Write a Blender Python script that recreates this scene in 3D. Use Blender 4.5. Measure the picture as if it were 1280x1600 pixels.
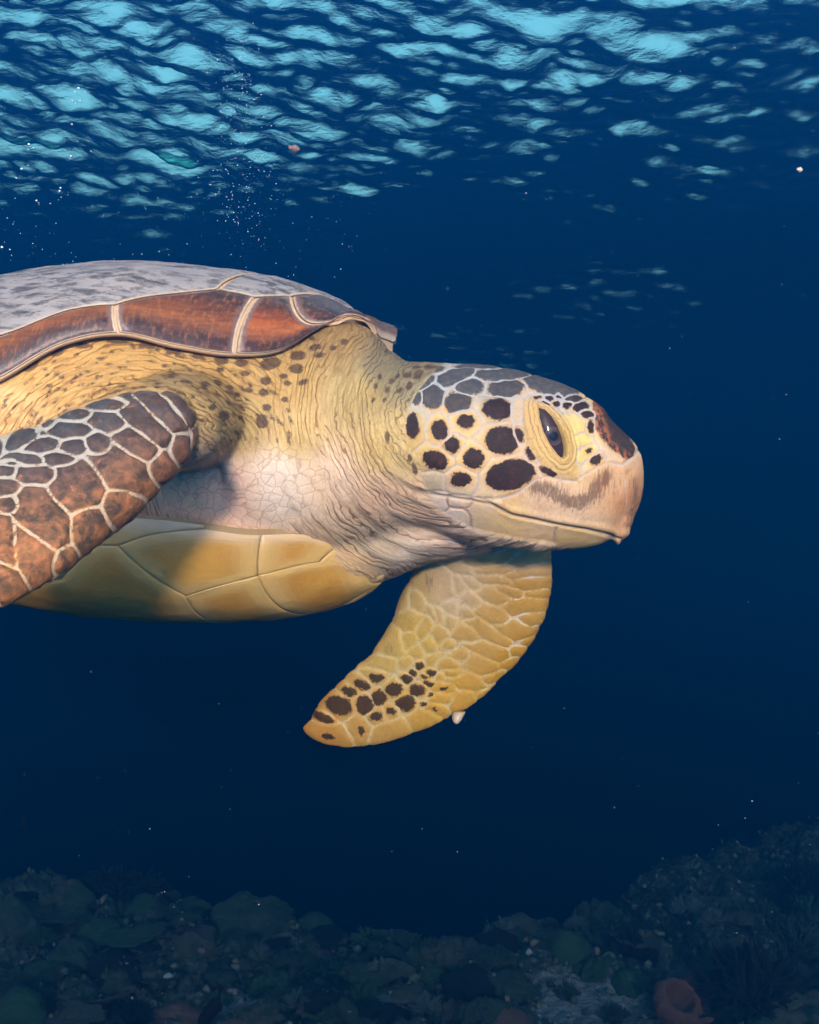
import bpy, bmesh, math, random
import numpy as np
from mathutils import Vector, Matrix
from mathutils.geometry import delaunay_2d_cdt

for _o in list(bpy.data.objects):
    bpy.data.objects.remove(_o)
scene = bpy.context.scene
R = math.radians

# ------------------------------------------------------------------ camera
K = 0.8 / 1600 / 0.95            # metres per photo pixel, per metre of distance
cam_d = bpy.data.cameras.new('camera')
cam = bpy.data.objects.new('camera', cam_d)
scene.collection.objects.link(cam)
cam.location = (0, -1.0, 0)
cam.rotation_euler = (R(90), 0, 0)
cam_d.sensor_fit = 'VERTICAL'
cam_d.sensor_height = 24
cam_d.lens = 24 / (1600 * K)
cam_d.clip_start = 0.02
cam_d.clip_end = 500
scene.camera = cam

# ------------------------------------------------------------------ light
SUN_AZ, SUN_EL = R(-5), R(12)    # sun low behind the camera
to_sun = Vector((-math.sin(SUN_AZ) * math.cos(SUN_EL), -math.cos(SUN_AZ) * math.cos(SUN_EL), math.sin(SUN_EL)))
sun_d = bpy.data.lights.new('sun', 'SUN')
sun_d.energy = 5.0
sun_d.angle = R(4.0)
sun_d.color = (1.0, 0.90, 0.84)
sun = bpy.data.objects.new('sun', sun_d)
scene.collection.objects.link(sun)
sun.rotation_euler = to_sun.to_track_quat('Z', 'Y').to_euler()

world = bpy.data.worlds.new('World')
scene.world = world
world.use_nodes = True
wn = world.node_tree
bg = wn.nodes['Background']
sky = wn.nodes.new('ShaderNodeTexSky')
sky.sky_type = 'NISHITA'
sky.sun_disc = False
sky.sun_elevation = SUN_EL
sky.sun_rotation = math.atan2(to_sun.x, to_sun.y)
wn.links.new(sky.outputs[0], bg.inputs[0])
sky.dust_density = 5.0
sky.ozone_density = 0.5
bg.inputs[1].default_value = 0.15

scene.view_settings.view_transform = 'Standard'
scene.view_settings.look = 'None'
scene.view_settings.gamma = 1.0
scene.view_settings.exposure = 1.73
scene.cycles.use_denoising = True
scene.cycles.denoiser = 'OPENIMAGEDENOISE'
scene.cycles.adaptive_threshold = 0.014
scene.cycles.max_bounces = 5
scene.cycles.diffuse_bounces = 2
scene.cycles.glossy_bounces = 3
scene.cycles.transparent_max_bounces = 12
scene.cycles.volume_bounces = 0
scene.cycles.caustics_reflective = False
scene.cycles.caustics_refractive = False

rng = np.random.default_rng(7)
random.seed(7)
C = scene.collection


def P(px, py, D):
    """photo measurement -> (x, z) of a point D metres in front of the lens"""
    return ((px - 640) * K * D, (800 - py) * K * D)


# ------------------------------------------------------------------ helpers
def link(name, me, mat=None, parent=None):
    o = bpy.data.objects.new(name, me)
    C.objects.link(o)
    if mat is not None and me is not None:
        me.materials.append(mat)
    if parent is not None:
        o.parent = parent
    return o


def tag(o, label=None, cat=None, group=None, kind=None):
    if label: o['label'] = label
    if cat: o['category'] = cat
    if group: o['group'] = group
    if kind: o['kind'] = kind
    return o


def mesh_np(name, verts, faces, smooth=True):
    """verts (n,3); faces (m,3) or (m,4) int array"""
    me = bpy.data.meshes.new(name)
    verts = np.asarray(verts, np.float32)
    faces = np.asarray(faces, np.int32)
    k = faces.shape[1]
    me.vertices.add(len(verts))
    me.vertices.foreach_set('co', verts.ravel())
    me.loops.add(faces.size)
    me.loops.foreach_set('vertex_index', faces.ravel())
    me.polygons.add(len(faces))
    me.polygons.foreach_set('loop_start', np.arange(0, faces.size, k, dtype=np.int32))
    me.update(calc_edges=True)
    if smooth:
        me.polygons.foreach_set('use_smooth', np.ones(len(faces), bool))
    return me


def grid_faces(nu, nv, wrap_v=False):
    i, j = np.meshgrid(np.arange(nu - 1), np.arange(nv if wrap_v else nv - 1), indexing='ij')
    j2 = (j + 1) % nv
    return np.stack([i * nv + j, (i + 1) * nv + j, (i + 1) * nv + j2, i * nv + j2], -1).reshape(-1, 4)


def attr(me, name, data):
    data = np.asarray(data, np.float32)
    if data.ndim == 1:
        a = me.attributes.new(name, 'FLOAT', 'POINT')
        a.data.foreach_set('value', data)
    elif data.shape[1] == 3:
        a = me.attributes.new(name, 'FLOAT_VECTOR', 'POINT')
        a.data.foreach_set('vector', data.ravel())
    else:
        a = me.attributes.new(name, 'FLOAT_COLOR', 'POINT')
        a.data.foreach_set('color', data.ravel())


def smoothstep(a, b, x):
    t = np.clip((x - a) / (b - a), 0, 1)
    return t * t * (3 - 2 * t)


def hash3(ix, iy, iz, seed):
    h = (ix * 374761393 + iy * 668265263 + iz * 2147483647 + seed * 974634777) & 0xFFFFFFFF
    h = ((h ^ (h >> 13)) * 1274126177) & 0xFFFFFFFF
    h = (h ^ (h >> 16)) & 0xFFFF
    return h.astype(np.float64) / 65535.0


def vnoise(p, seed=0):
    """value noise in 3-D, about -1..1"""
    p = np.asarray(p, np.float64)
    i = np.floor(p).astype(np.int64)
    f = p - i
    f = f * f * f * (f * (f * 6 - 15) + 10)
    out = 0
    for dx in (0, 1):
        for dy in (0, 1):
            for dz in (0, 1):
                w = (f[:, 0] if dx else 1 - f[:, 0]) * (f[:, 1] if dy else 1 - f[:, 1]) * (f[:, 2] if dz else 1 - f[:, 2])
                out = out + w * hash3(i[:, 0] + dx, i[:, 1] + dy, i[:, 2] + dz, seed)
    return out * 2 - 1


def fbm(p, octaves=4, seed=0, gain=0.5):
    p = np.asarray(p, np.float64)
    s, a = 0, 1.0
    for o in range(octaves):
        s = s + a * vnoise(p * 2 ** o + 17.3 * o, seed + o)
        a *= gain
    return s


def spline(xs, ys, x):
    """smooth (monotone-free) cubic interpolation through knots"""
    xs = np.asarray(xs, float); ys = np.asarray(ys, float)
    m = np.gradient(ys, xs)
    x = np.clip(x, xs[0], xs[-1])
    k = np.clip(np.searchsorted(xs, x) - 1, 0, len(xs) - 2)
    h = xs[k + 1] - xs[k]
    t = (x - xs[k]) / h
    return ((2 * t**3 - 3 * t**2 + 1) * ys[k] + (t**3 - 2 * t**2 + t) * h * m[k]
            + (-2 * t**3 + 3 * t**2) * ys[k + 1] + (t**3 - t**2) * h * m[k + 1])


class NT:
    """tiny node-tree builder"""
    def __init__(self, name):
        self.m = bpy.data.materials.new(name)
        self.m.use_nodes = True
        self.t = self.m.node_tree
        self.t.nodes.clear()
        self.out = self.t.nodes.new('ShaderNodeOutputMaterial')

    def n(self, kind, inputs=None, **props):
        nd = self.t.nodes.new(kind)
        for k, v in props.items():
            setattr(nd, k, v)
        for k, v in (inputs or {}).items():
            self.set(nd.inputs[k], v)
        return nd

    def set(self, sock, v):
        if isinstance(v, bpy.types.NodeSocket):
            self.t.links.new(v, sock)
        elif isinstance(v, bpy.types.Node):
            self.t.links.new(v.outputs[0], sock)
        else:
            if sock.type == 'RGBA' and len(v) == 3:
                v = (*v, 1)
            sock.default_value = v

    def math(self, op, a, b=0.0, c=0.0):
        nd = self.n('ShaderNodeMath', operation=op)
        for i, v in enumerate((a, b, c)):
            self.set(nd.inputs[i], v)
        return nd.outputs[0]

    def ss(self, x, a, b):
        """smoothstep of x from a to b (a may exceed b)"""
        nd = self.n('ShaderNodeMapRange', interpolation_type='SMOOTHSTEP')
        self.set(nd.inputs['Value'], x)
        lo, hi = (a, b) if a < b else (b, a)
        nd.inputs['From Min'].default_value = lo
        nd.inputs['From Max'].default_value = hi
        nd.inputs['To Min'].default_value = 0 if a < b else 1
        nd.inputs['To Max'].default_value = 1 if a < b else 0
        return nd.outputs[0]

    def mix(self, f, a, b, mode='MIX'):
        nd = self.n('ShaderNodeMix', data_type='RGBA', blend_type=mode)
        self.set(nd.inputs[0], f)
        self.set(nd.inputs[6], a)
        self.set(nd.inputs[7], b)
        return nd.outputs[2]

    def at(self, name, out='Fac'):
        return self.n('ShaderNodeAttribute', attribute_name=name).outputs[out]

    def noise(self, vec, scale, detail=4, rough=0.55, dist=0.0):
        nd = self.n('ShaderNodeTexNoise', {'Scale': scale, 'Detail': detail, 'Roughness': rough, 'Distortion': dist})
        if vec is not None: self.set(nd.inputs['Vector'], vec)
        return nd.outputs['Fac']

    def voro(self, vec, scale, feature='DISTANCE_TO_EDGE', rand=1.0, out='Distance'):
        nd = self.n('ShaderNodeTexVoronoi', {'Scale': scale, 'Randomness': rand}, feature=feature)
        if vec is not None: self.set(nd.inputs['Vector'], vec)
        return nd.outputs[out]

    def vscale(self, vec, s):
        nd = self.n('ShaderNodeVectorMath', operation='MULTIPLY')
        self.set(nd.inputs[0], vec)
        nd.inputs[1].default_value = s
        return nd.outputs[0]

    def vadd(self, a, b):
        nd = self.n('ShaderNodeVectorMath', operation='ADD')
        self.set(nd.inputs[0], a); self.set(nd.inputs[1], b)
        return nd.outputs[0]

    def ramp(self, f, stops):
        nd = self.n('ShaderNodeValToRGB')
        self.set(nd.inputs[0], f)
        e = nd.color_ramp.elements
        while len(e) < len(stops):
            e.new(0.5)
        for el, (p, c) in zip(e, stops):
            el.position = p
            el.color = (*c, 1)
        return nd.outputs[0]

    def bump(self, h, strength=0.5, dist=0.001, normal=None):
        nd = self.n('ShaderNodeBump', {'Strength': strength, 'Distance': dist, 'Height': h})
        if normal is not None: self.set(nd.inputs['Normal'], normal)
        return nd.outputs[0]

    def bsdf(self, color, rough=0.5, normal=None, spec=0.5, **kw):
        nd = self.n('ShaderNodeBsdfPrincipled', {'Base Color': color, 'Roughness': rough, 'Specular IOR Level': spec})
        for k, v in kw.items():
            self.set(nd.inputs[k.replace('_', ' ')], v)
        if normal is not None: self.set(nd.inputs['Normal'], normal)
        self.t.links.new(nd.outputs[0], self.out.inputs[0])
        return nd


# ------------------------------------------------------------------ water surface
SURF_Z = 0.92
WAVE = 0.0088


def build_water_surface():
    ny, nx = 760, 620
    # rows run from overhead out to far water, denser where the surface is near
    t = np.linspace(0, 1, ny)
    ys = 0.9 + 1.15 * (np.exp(t * 3.98) - 1)
    s = np.linspace(-1, 1, nx)
    half = 2.4 + (ys - 0.9) * 0.62
    X = half[:, None] * (0.75 * s + 0.25 * s**3)[None, :]
    Y = np.repeat(ys[:, None], nx, 1)
    g = np.random.default_rng(21)
    z = np.zeros_like(X)
    base = R(-72)
    dist = np.hypot(X, Y + 1)
    for i in range(110):
        lam = 0.030 * (0.24 / 0.030) ** g.random()
        ang = base + g.normal() * 0.42
        if g.random() < 0.22: ang += R(70) * np.sign(g.normal())
        k = 2 * math.pi / lam
        ph = g.random() * 6.28
        amp = WAVE * lam
        w = 1 - smoothstep(60 * lam, 170 * lam, dist)     # leave out ripples finer than the mesh can carry
        z += w * amp * np.sin(k * (X * math.cos(ang) + Y * math.sin(ang)) + ph + 1.1 * np.sin(k * 0.17 * (X - .6 * Y) + ph * 3))
    pp = np.stack([X.ravel(), Y.ravel(), 0 * X.ravel()], 1)
    patch = 0.95 + 0.65 * fbm(pp * [0.9, 0.55, 1] + 3.1, 3, 5)
    calm = smoothstep(-0.15, 0.75, (pp[:, 0] * 0.6 - (pp[:, 1] - 2.6) * 0.10) / 1.6 + 0.10)     # calmer to the right
    stir = np.clip(patch, 0.35, 1.6) * (1 - 0.72 * calm)
    z = z * stir.reshape(X.shape)
    z += 0.045 * np.sin(X * 1.7 + Y * 1.5 + .6) + 0.03 * np.sin(-X * 1.3 + Y * 2.3 + 1) + .02 * np.sin(X * 2.9 + Y * 3.1)
    v = np.stack([X, Y, SURF_Z + z], -1).reshape(-1, 3)
    me = mesh_np('water_surface', v, grid_faces(ny, nx)[:, ::-1])
    attr(me, 'stir', stir)
    m = NT('water_surface')
    geo = m.n('ShaderNodeTexCoord').outputs['Object']
    h = m.noise(m.vscale(geo, (.7, 1, 1)), 55, 5, 0.62)
    nrm = m.bump(h, m.math('MULTIPLY', m.at('stir'), 0.46), 0.011)
    fr = m.n('ShaderNodeFresnel', {'IOR': 1.33, 'Normal': nrm})
    gl = m.n('ShaderNodeBsdfGlossy', {'Color': (1, 1, 1), 'Roughness': 0.03, 'Normal': nrm})
    tr = m.n('ShaderNodeBsdfTransparent', {'Color': (.46, 1.0, .84)})
    mx = m.n('ShaderNodeMixShader', {0: fr.outputs[0], 1: tr.outputs[0], 2: gl.outputs[0]})
    m.t.links.new(mx.outputs[0], m.out.inputs[0])
    o = link('water_surface', me, m.m)
    tag(o, 'rippled underside of the sea surface with broken pale glints', 'water', kind='structure')


build_water_surface()

# ------------------------------------------------------------------ sea water (the air of this place)
def build_haze():
    bm = bmesh.new()
    bmesh.ops.create_cube(bm, size=1)
    me = bpy.data.meshes.new('haze')
    x0, x1, y0, y1, z0, z1 = -45, 45, -12, 62, -13, SURF_Z + 0.32
    for v in bm.verts:
        v.co = ((x0 + x1) / 2 + v.co.x * (x1 - x0), (y0 + y1) / 2 + v.co.y * (y1 - y0), (z0 + z1) / 2 + v.co.z * (z1 - z0))
    bm.to_mesh(me); bm.free()
    m = NT('sea_water_haze')
    pv = m.n('ShaderNodeVolumePrincipled', {'Color': HAZE_COLOR, 'Density': HAZE_DENSITY, 'Absorption Color': HAZE_ABS, 'Anisotropy': HAZE_ANISO})
    m.t.links.new(pv.outputs[0], m.out.inputs['Volume'])
    o = link('haze', me, m.m)
    tag(o, 'deep blue sea water filling the whole scene', 'sea water', kind='stuff')


HAZE_DENSITY = 0.42
HAZE_COLOR = (0.002, 0.150, 0.50)
HAZE_ABS = (0.22, 0.30, 0.90)
HAZE_ANISO = 0.70
build_haze()

# ================================================================== the turtle
XF = -0.016                                   # front tip of the shell
YAW = R(20)                                   # the shell points a little towards the lens
cy, sy_ = math.cos(YAW), math.sin(YAW)


def loc2w(s, w, z):
    """shell coordinates: s metres back from the tip, w towards the near side"""
    s, w, z = np.broadcast_arrays(np.asarray(s, float), np.asarray(w, float), np.asarray(z, float))
    return np.stack([XF - s * cy - w * sy_, s * sy_ - w * cy, z], -1)


def to_px(v):
    """side-view chart used for measuring patterns (units: photo pixels)"""
    D = v[:, 1] + 1.0
    return np.stack([640 + v[:, 0] / (K * D), 800 - v[:, 2] / (K * D)], 1)


def srgb(c):
    c = np.asarray(c, float) / 255
    return np.where(c <= 0.04045, c / 12.92, ((c + 0.055) / 1.055) ** 2.4)


ALB = 0.74


def alb(c):
    return tuple(float(q) for q in srgb(c) * ALB)


turtle = bpy.data.objects.new('sea_turtle', None)
C.objects.link(turtle)
turtle.location = (0, 0, 0)
tag(turtle, 'large green sea turtle gliding to the right in open water', 'turtle')

# ------------------------------------------------------------------ carapace
L_SH = 0.86


def shell_W(s):
    s = np.asarray(s, float)
    a = 0.31 * np.clip(1 - (1 - np.minimum(s, 0.45) / 0.45) ** 2, 0, 1) ** 0.66
    b = 0.31 * np.clip(1 - (np.maximum(s - 0.45, 0) / (L_SH - 0.45)) ** 2.2, 0, 1) ** 0.6
    return np.where(s < 0.45, a, b)


def shell_T(s):
    return spline([0, .0117, .0346, .07, .13, .225, .325, .396, .55, .70, .86],
                  [.122, .141, .1670, .1860, .1990, .206, .190, .168, .130, .08, .02], s)


_rs = np.linspace(0, .3, 6001)
_rv = loc2w(_rs, shell_W(_rs), 0 * _rs)
_rpx = 640 + _rv[:, 0] / (K * (1 + _rv[:, 1]))
_kn = [(0.0, .120)]
for _px, _py in ((590, 524), (555, 493), (515, 503), (440, 546), (365, 553), (280, 541), (185, 521), (100, 536), (0, 592)):   # rim as measured, side view
    _k = int(np.argmin(np.abs(_rpx - _px)))
    _kn.append((float(_rs[_k]), (800 - _py) * K * (1 + float(_rv[_k, 1]))))
_kn += [(.30, .055), (.45, .040), (.60, .030), (.75, .022), (.86, .012)]


def shell_R(s):
    return spline([q[0] for q in _kn], [q[1] for q in _kn], s)


_T0 = shell_T


def shell_T(s):                                # the front lip never dips below its own rim
    s = np.asarray(s, float)
    return np.maximum(_T0(s), shell_R(s) + .0015 * smoothstep(0, .004, s))


def shell_pt(s, t, lift=0.0):
    """t: 0 near rim, 1 midline, 2 far rim"""
    s = np.asarray(s, float); t = np.asarray(t, float)
    a = t * math.pi / 2
    W, T, Rm = shell_W(s), shell_T(s), shell_R(s)
    ca = np.cos(a); sa = np.clip(np.sin(a), 0, 1)
    w = W * np.sign(ca) * np.abs(ca) ** 0.80
    z = Rm + (T - Rm) * sa ** 1.15
    return loc2w(s, w, z)


def shell_nrm(s, t):
    e = 1e-3
    s = np.asarray(s, float); t = np.asarray(t, float)
    ds = shell_pt(np.minimum(s + e, L_SH - .002), t) - shell_pt(np.maximum(s - e, .0015), t)
    dt = shell_pt(s, np.clip(t + e * 8, 0.004, 1.996)) - shell_pt(s, np.clip(t - e * 8, 0.004, 1.996))
    n = np.cross(ds, dt)
    n /= np.linalg.norm(n, axis=-1, keepdims=True) + 1e-12
    flip = np.sign(n[..., 2:3]); flip[flip == 0] = 1
    return n * flip


# inverse chart: photo measurement -> (s, t) on the near half of the shell
_gs, _gt = np.meshgrid(np.concatenate([np.linspace(0.0008, 0.03, 90), np.linspace(0.031, 0.5, 240)]), np.linspace(0, 0.8, 200), indexing='ij')
_gp = to_px(shell_pt(_gs.ravel(), _gt.ravel()))


def shell_inv(px, py):
    k = np.argmin((_gp[:, 0] - px) ** 2 + (_gp[:, 1] - py) ** 2)
    return float(_gs.ravel()[k]), float(_gt.ravel()[k])


VS = 0.22                                      # metres per unit of t, for insets


def poly_dist(p, poly):
    """distance from points p (n,2) to the closed polygon's edges, and inside test"""
    poly = np.asarray(poly, float)
    a = poly; b = np.roll(poly, -1, 0)
    d = np.full(len(p), 1e9); ins = np.zeros(len(p), bool)
    for (x0, y0), (x1, y1) in zip(a, b):
        ex, ey = x1 - x0, y1 - y0
        L2 = ex * ex + ey * ey + 1e-18
        u = np.clip(((p[:, 0] - x0) * ex + (p[:, 1] - y0) * ey) / L2, 0, 1)
        d = np.minimum(d, np.hypot(p[:, 0] - x0 - u * ex, p[:, 1] - y0 - u * ey))
        c = ((y0 > p[:, 1]) != (y1 > p[:, 1])) & (p[:, 0] < (x1 - x0) * (p[:, 1] - y0) / (y1 - y0 + 1e-18) + x0)
        ins ^= c
    return d, ins


def line_dist(p, pts):
    d = np.full(len(p), 1e9)
    for (x0, y0), (x1, y1) in zip(pts[:-1], pts[1:]):
        ex, ey = x1 - x0, y1 - y0
        u = np.clip(((p[:, 0] - x0) * ex + (p[:, 1] - y0) * ey) / (ex * ex + ey * ey + 1e-18), 0, 1)
        d = np.minimum(d, np.hypot(p[:, 0] - x0 - u * ex, p[:, 1] - y0 - u * ey))
    return d


def densify(poly, step):
    out = []
    for a, b in zip(poly, np.roll(poly, -1, 0)):
        n = max(1, int(np.ceil(np.hypot(*(b - a)) / step)))
        for k in range(n):
            out.append(a + (b - a) * k / n)
    return np.array(out)


def inset_poly(poly, dist):
    """move every vertex inwards along its bisector"""
    poly = np.asarray(poly, float)
    area = 0.5 * np.sum(poly[:, 0] * np.roll(poly[:, 1], -1) - poly[:, 1] * np.roll(poly[:, 0], -1))
    if area < 0: poly = poly[::-1]
    out = []
    n = len(poly)
    for i in range(n):
        p0, p1, p2 = poly[i - 1], poly[i], poly[(i + 1) % n]
        e1 = (p1 - p0) / (np.linalg.norm(p1 - p0) + 1e-12)
        e2 = (p2 - p1) / (np.linalg.norm(p2 - p1) + 1e-12)
        n1 = np.array([-e1[1], e1[0]]); n2 = np.array([-e2[1], e2[0]])
        m = n1 + n2
        m = m / max(0.45, 1 + n1 @ n2)
        out.append(p1 + m * dist)
    return np.array(out)


def scute_mesh(name, poly_uv, surf, nrm, inset, step, rise, closed_lift):
    """a horn plate: polygon in (s, t*VS), domed over the shell, with a rolled edge"""
    poly = densify(inset_poly(poly_uv, inset), step)
    poly = poly[np.r_[True, np.linalg.norm(np.diff(poly, axis=0), axis=1) > 1e-6]]
    lo, hi = poly.min(0), poly.max(0)
    gx, gy = np.meshgrid(np.arange(lo[0], hi[0], step), np.arange(lo[1], hi[1], step), indexing='ij')
    q = np.stack([gx.ravel(), gy.ravel()], 1)
    q = q + np.random.default_rng(3).uniform(-.2, .2, q.shape) * step
    d, ins = poly_dist(q, poly)
    q = q[ins & (d > step * 0.6)]
    ring2 = inset_poly(poly, min(step * .35, 0.0016))
    pts = np.concatenate([poly, ring2, q])
    d2, ins2 = poly_dist(pts, poly)
    keep = np.r_[np.ones(len(poly), bool), (ins2 & (d2 > step * .1))[len(poly):]]
    pts = pts[keep]
    nb = len(poly)
    vs, _, fs, *_ = delaunay_2d_cdt([Vector(p) for p in pts], [], [list(range(nb))], 1, 1e-7)
    pts = np.array([(v.x, v.y) for v in vs])
    tri = np.array([f for f in fs if len(f) == 3], int)
    d, _ = poly_dist(pts, poly)
    on = d < 1e-5
    s = pts[:, 0]; t = pts[:, 1] / VS
    h = closed_lift + rise * np.sqrt(np.clip(d / 0.006, 0, 1))
    h = np.where(on, closed_lift * 0.4, h)
    base = surf(s, t); nr = nrm(s, t)
    wob = 0.0007 * fbm(base * 45, 3, 4)
    v = base + nr * (h + np.where(on, 0, wob))[:, None]
    # skirt
    order = list(range(nb))
    bidx = np.array([int(np.argmin(np.sum((pts - poly[k]) ** 2, 1))) for k in order])
    sk = base[bidx] - nr[bidx] * 0.0035
    n0 = len(v)
    v = np.concatenate([v, sk])
    k = np.arange(nb); k2 = (k + 1) % nb
    sk_f = np.concatenate([np.stack([bidx[k], n0 + k, bidx[k2]], 1), np.stack([bidx[k2], n0 + k, n0 + k2], 1)])
    # orient
    e = np.cross(v[tri[:, 1]] - v[tri[:, 0]], v[tri[:, 2]] - v[tri[:, 0]])
    fl = np.sum(e * nr[tri[:, 0]], 1) < 0
    tri[fl] = tri[fl][:, ::-1]
    me = mesh_np(name, v, np.concatenate([tri, sk_f]))
    attr(me, 'edge', np.r_[d, np.zeros(nb)])
    attr(me, 'across', np.r_[t, t[bidx]])
    attr(me, 'along', np.r_[s, s[bidx]])
    return me


def mat_carapace_base():
    m = NT('shell_seam')
    co = m.n('ShaderNodeTexCoord').outputs['Object']
    n = m.noise(co, 90, 4)
    col = m.mix(n, alb((196, 158, 114)), alb((222, 188, 144)))
    b = m.bump(m.noise(co, 400, 3), 0.3, 0.001)
    m.bsdf(col, 0.6, b, 0.3)
    return m.m


def mat_scute(kind):
    m = NT('scute_' + kind)
    co = m.n('ShaderNodeTexCoord').outputs['Object']
    ed = m.at('edge'); ac = m.at('across'); al = m.at('along')
    st = m.n('ShaderNodeCombineXYZ')
    m.set(st.inputs[0], m.math('MULTIPLY', al, 60)); m.set(st.inputs[1], m.math('MULTIPLY', ac, 60.0))
    wave = m.noise(co, 35, 4, 0.6, 0.6)
    fine = m.noise(co, 260, 4, 0.6)
    fib = m.noise(m.vscale(co, (60, 60, 380)), 1.0, 3, 0.6)
    if kind == 'grey':
        bl = m.noise(m.vscale(co, (.6, 1.0, 2.0)), 88, 6, 0.70, .35)
        col = m.mix(m.ss(bl, 0.44, 0.62), alb((160, 152, 140)), alb((62, 57, 51)))
        col = m.mix(m.math('MULTIPLY', m.ss(m.noise(co, 22, 3), 0.45, 0.7), 0.45), col, alb((120, 112, 108)))
        col = m.mix(m.math('MULTIPLY', fine, 0.25), col, alb((176, 168, 156)))
        rough = 0.6
    else:
        # sweeping bands: mossy grey high up, rust and umber lower, dark fringe, lilac-brown margin
        u = m.math('ADD', ac, m.math('MULTIPLY', m.math('SUBTRACT', wave, 0.5), 0.13))
        if kind == 'rust':
            stops = [(0.0, (86, 62, 54)), (0.10, (62, 34, 24)), (0.20, (176, 96, 40)), (0.30, (160, 78, 28)), (0.42, (92, 50, 28)), (0.52, (84, 74, 60)), (0.75, (96, 92, 84))]
        elif kind == 'umber':
            stops = [(0.0, (88, 62, 52)), (0.10, (60, 36, 26)), (0.20, (150, 86, 40)), (0.30, (116, 64, 32)), (0.42, (70, 50, 36)), (0.52, (82, 80, 66)), (0.75, (104, 102, 92))]
        else:   # front plate
            stops = [(0.0, (84, 66, 58)), (0.10, (48, 36, 32)), (0.24, (60, 44, 36)), (0.36, (98, 56, 34)), (0.50, (66, 54, 44)), (0.66, (84, 80, 72)), (1.0, (110, 106, 100))]
        col = m.ramp(u, [(p, alb(c)) for p, c in stops])
        spl = m.ss(m.noise(m.vscale(co, (1, 1, 3.5)), 55, 4, 0.6, 0.5), 0.63, 0.72)
        lich = m.math('MULTIPLY', spl, m.ss(ac, 0.30, 0.42))
        col = m.mix(m.math('MULTIPLY', lich, 0.75), col, alb((160, 162, 122)))
        col = m.mix(m.math('MULTIPLY', m.ss(fib, .35, .7), 0.40), col, alb((40, 26, 20)))
        fan = m.noise(m.n('ShaderNodeCombineXYZ', {0: m.math('MULTIPLY', al, 420.0), 1: m.math('MULTIPLY', ac, 14.0)}).outputs[0], 1.0, 4, .65)
        col = m.mix(m.math('MULTIPLY', m.ss(fan, .48, .68), .38), col, alb((186, 116, 58)))
        col = m.mix(m.math('MULTIPLY', m.ss(fine, 0.5, 0.8), 0.35), col, alb((150, 120, 92)))
        e2 = m.math('ADD', ed, m.math('MULTIPLY', m.math('SUBTRACT', m.noise(m.vscale(co, (500, 500, 120)), 1.0, 3), 0.5), 0.005))
        col = m.mix(m.ss(e2, 0.0045, 0.0015), col, alb((128, 100, 84)))
        rough = 0.42
    # pale worn margin along the seam
    col = m.mix(m.ss(m.math('ADD', ed, m.math('MULTIPLY', m.math('SUBTRACT', fine, 0.5), 0.0015)), 0.0016, 0.0003), col, alb((206, 180, 146)))
    b = m.bump(m.math('ADD', m.math('MULTIPLY', fine, 0.5), m.math('MULTIPLY', wave, 1.0)), 0.35, 0.0012)
    m.bsdf(col, rough, b, 0.35)
    return m.m


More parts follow.
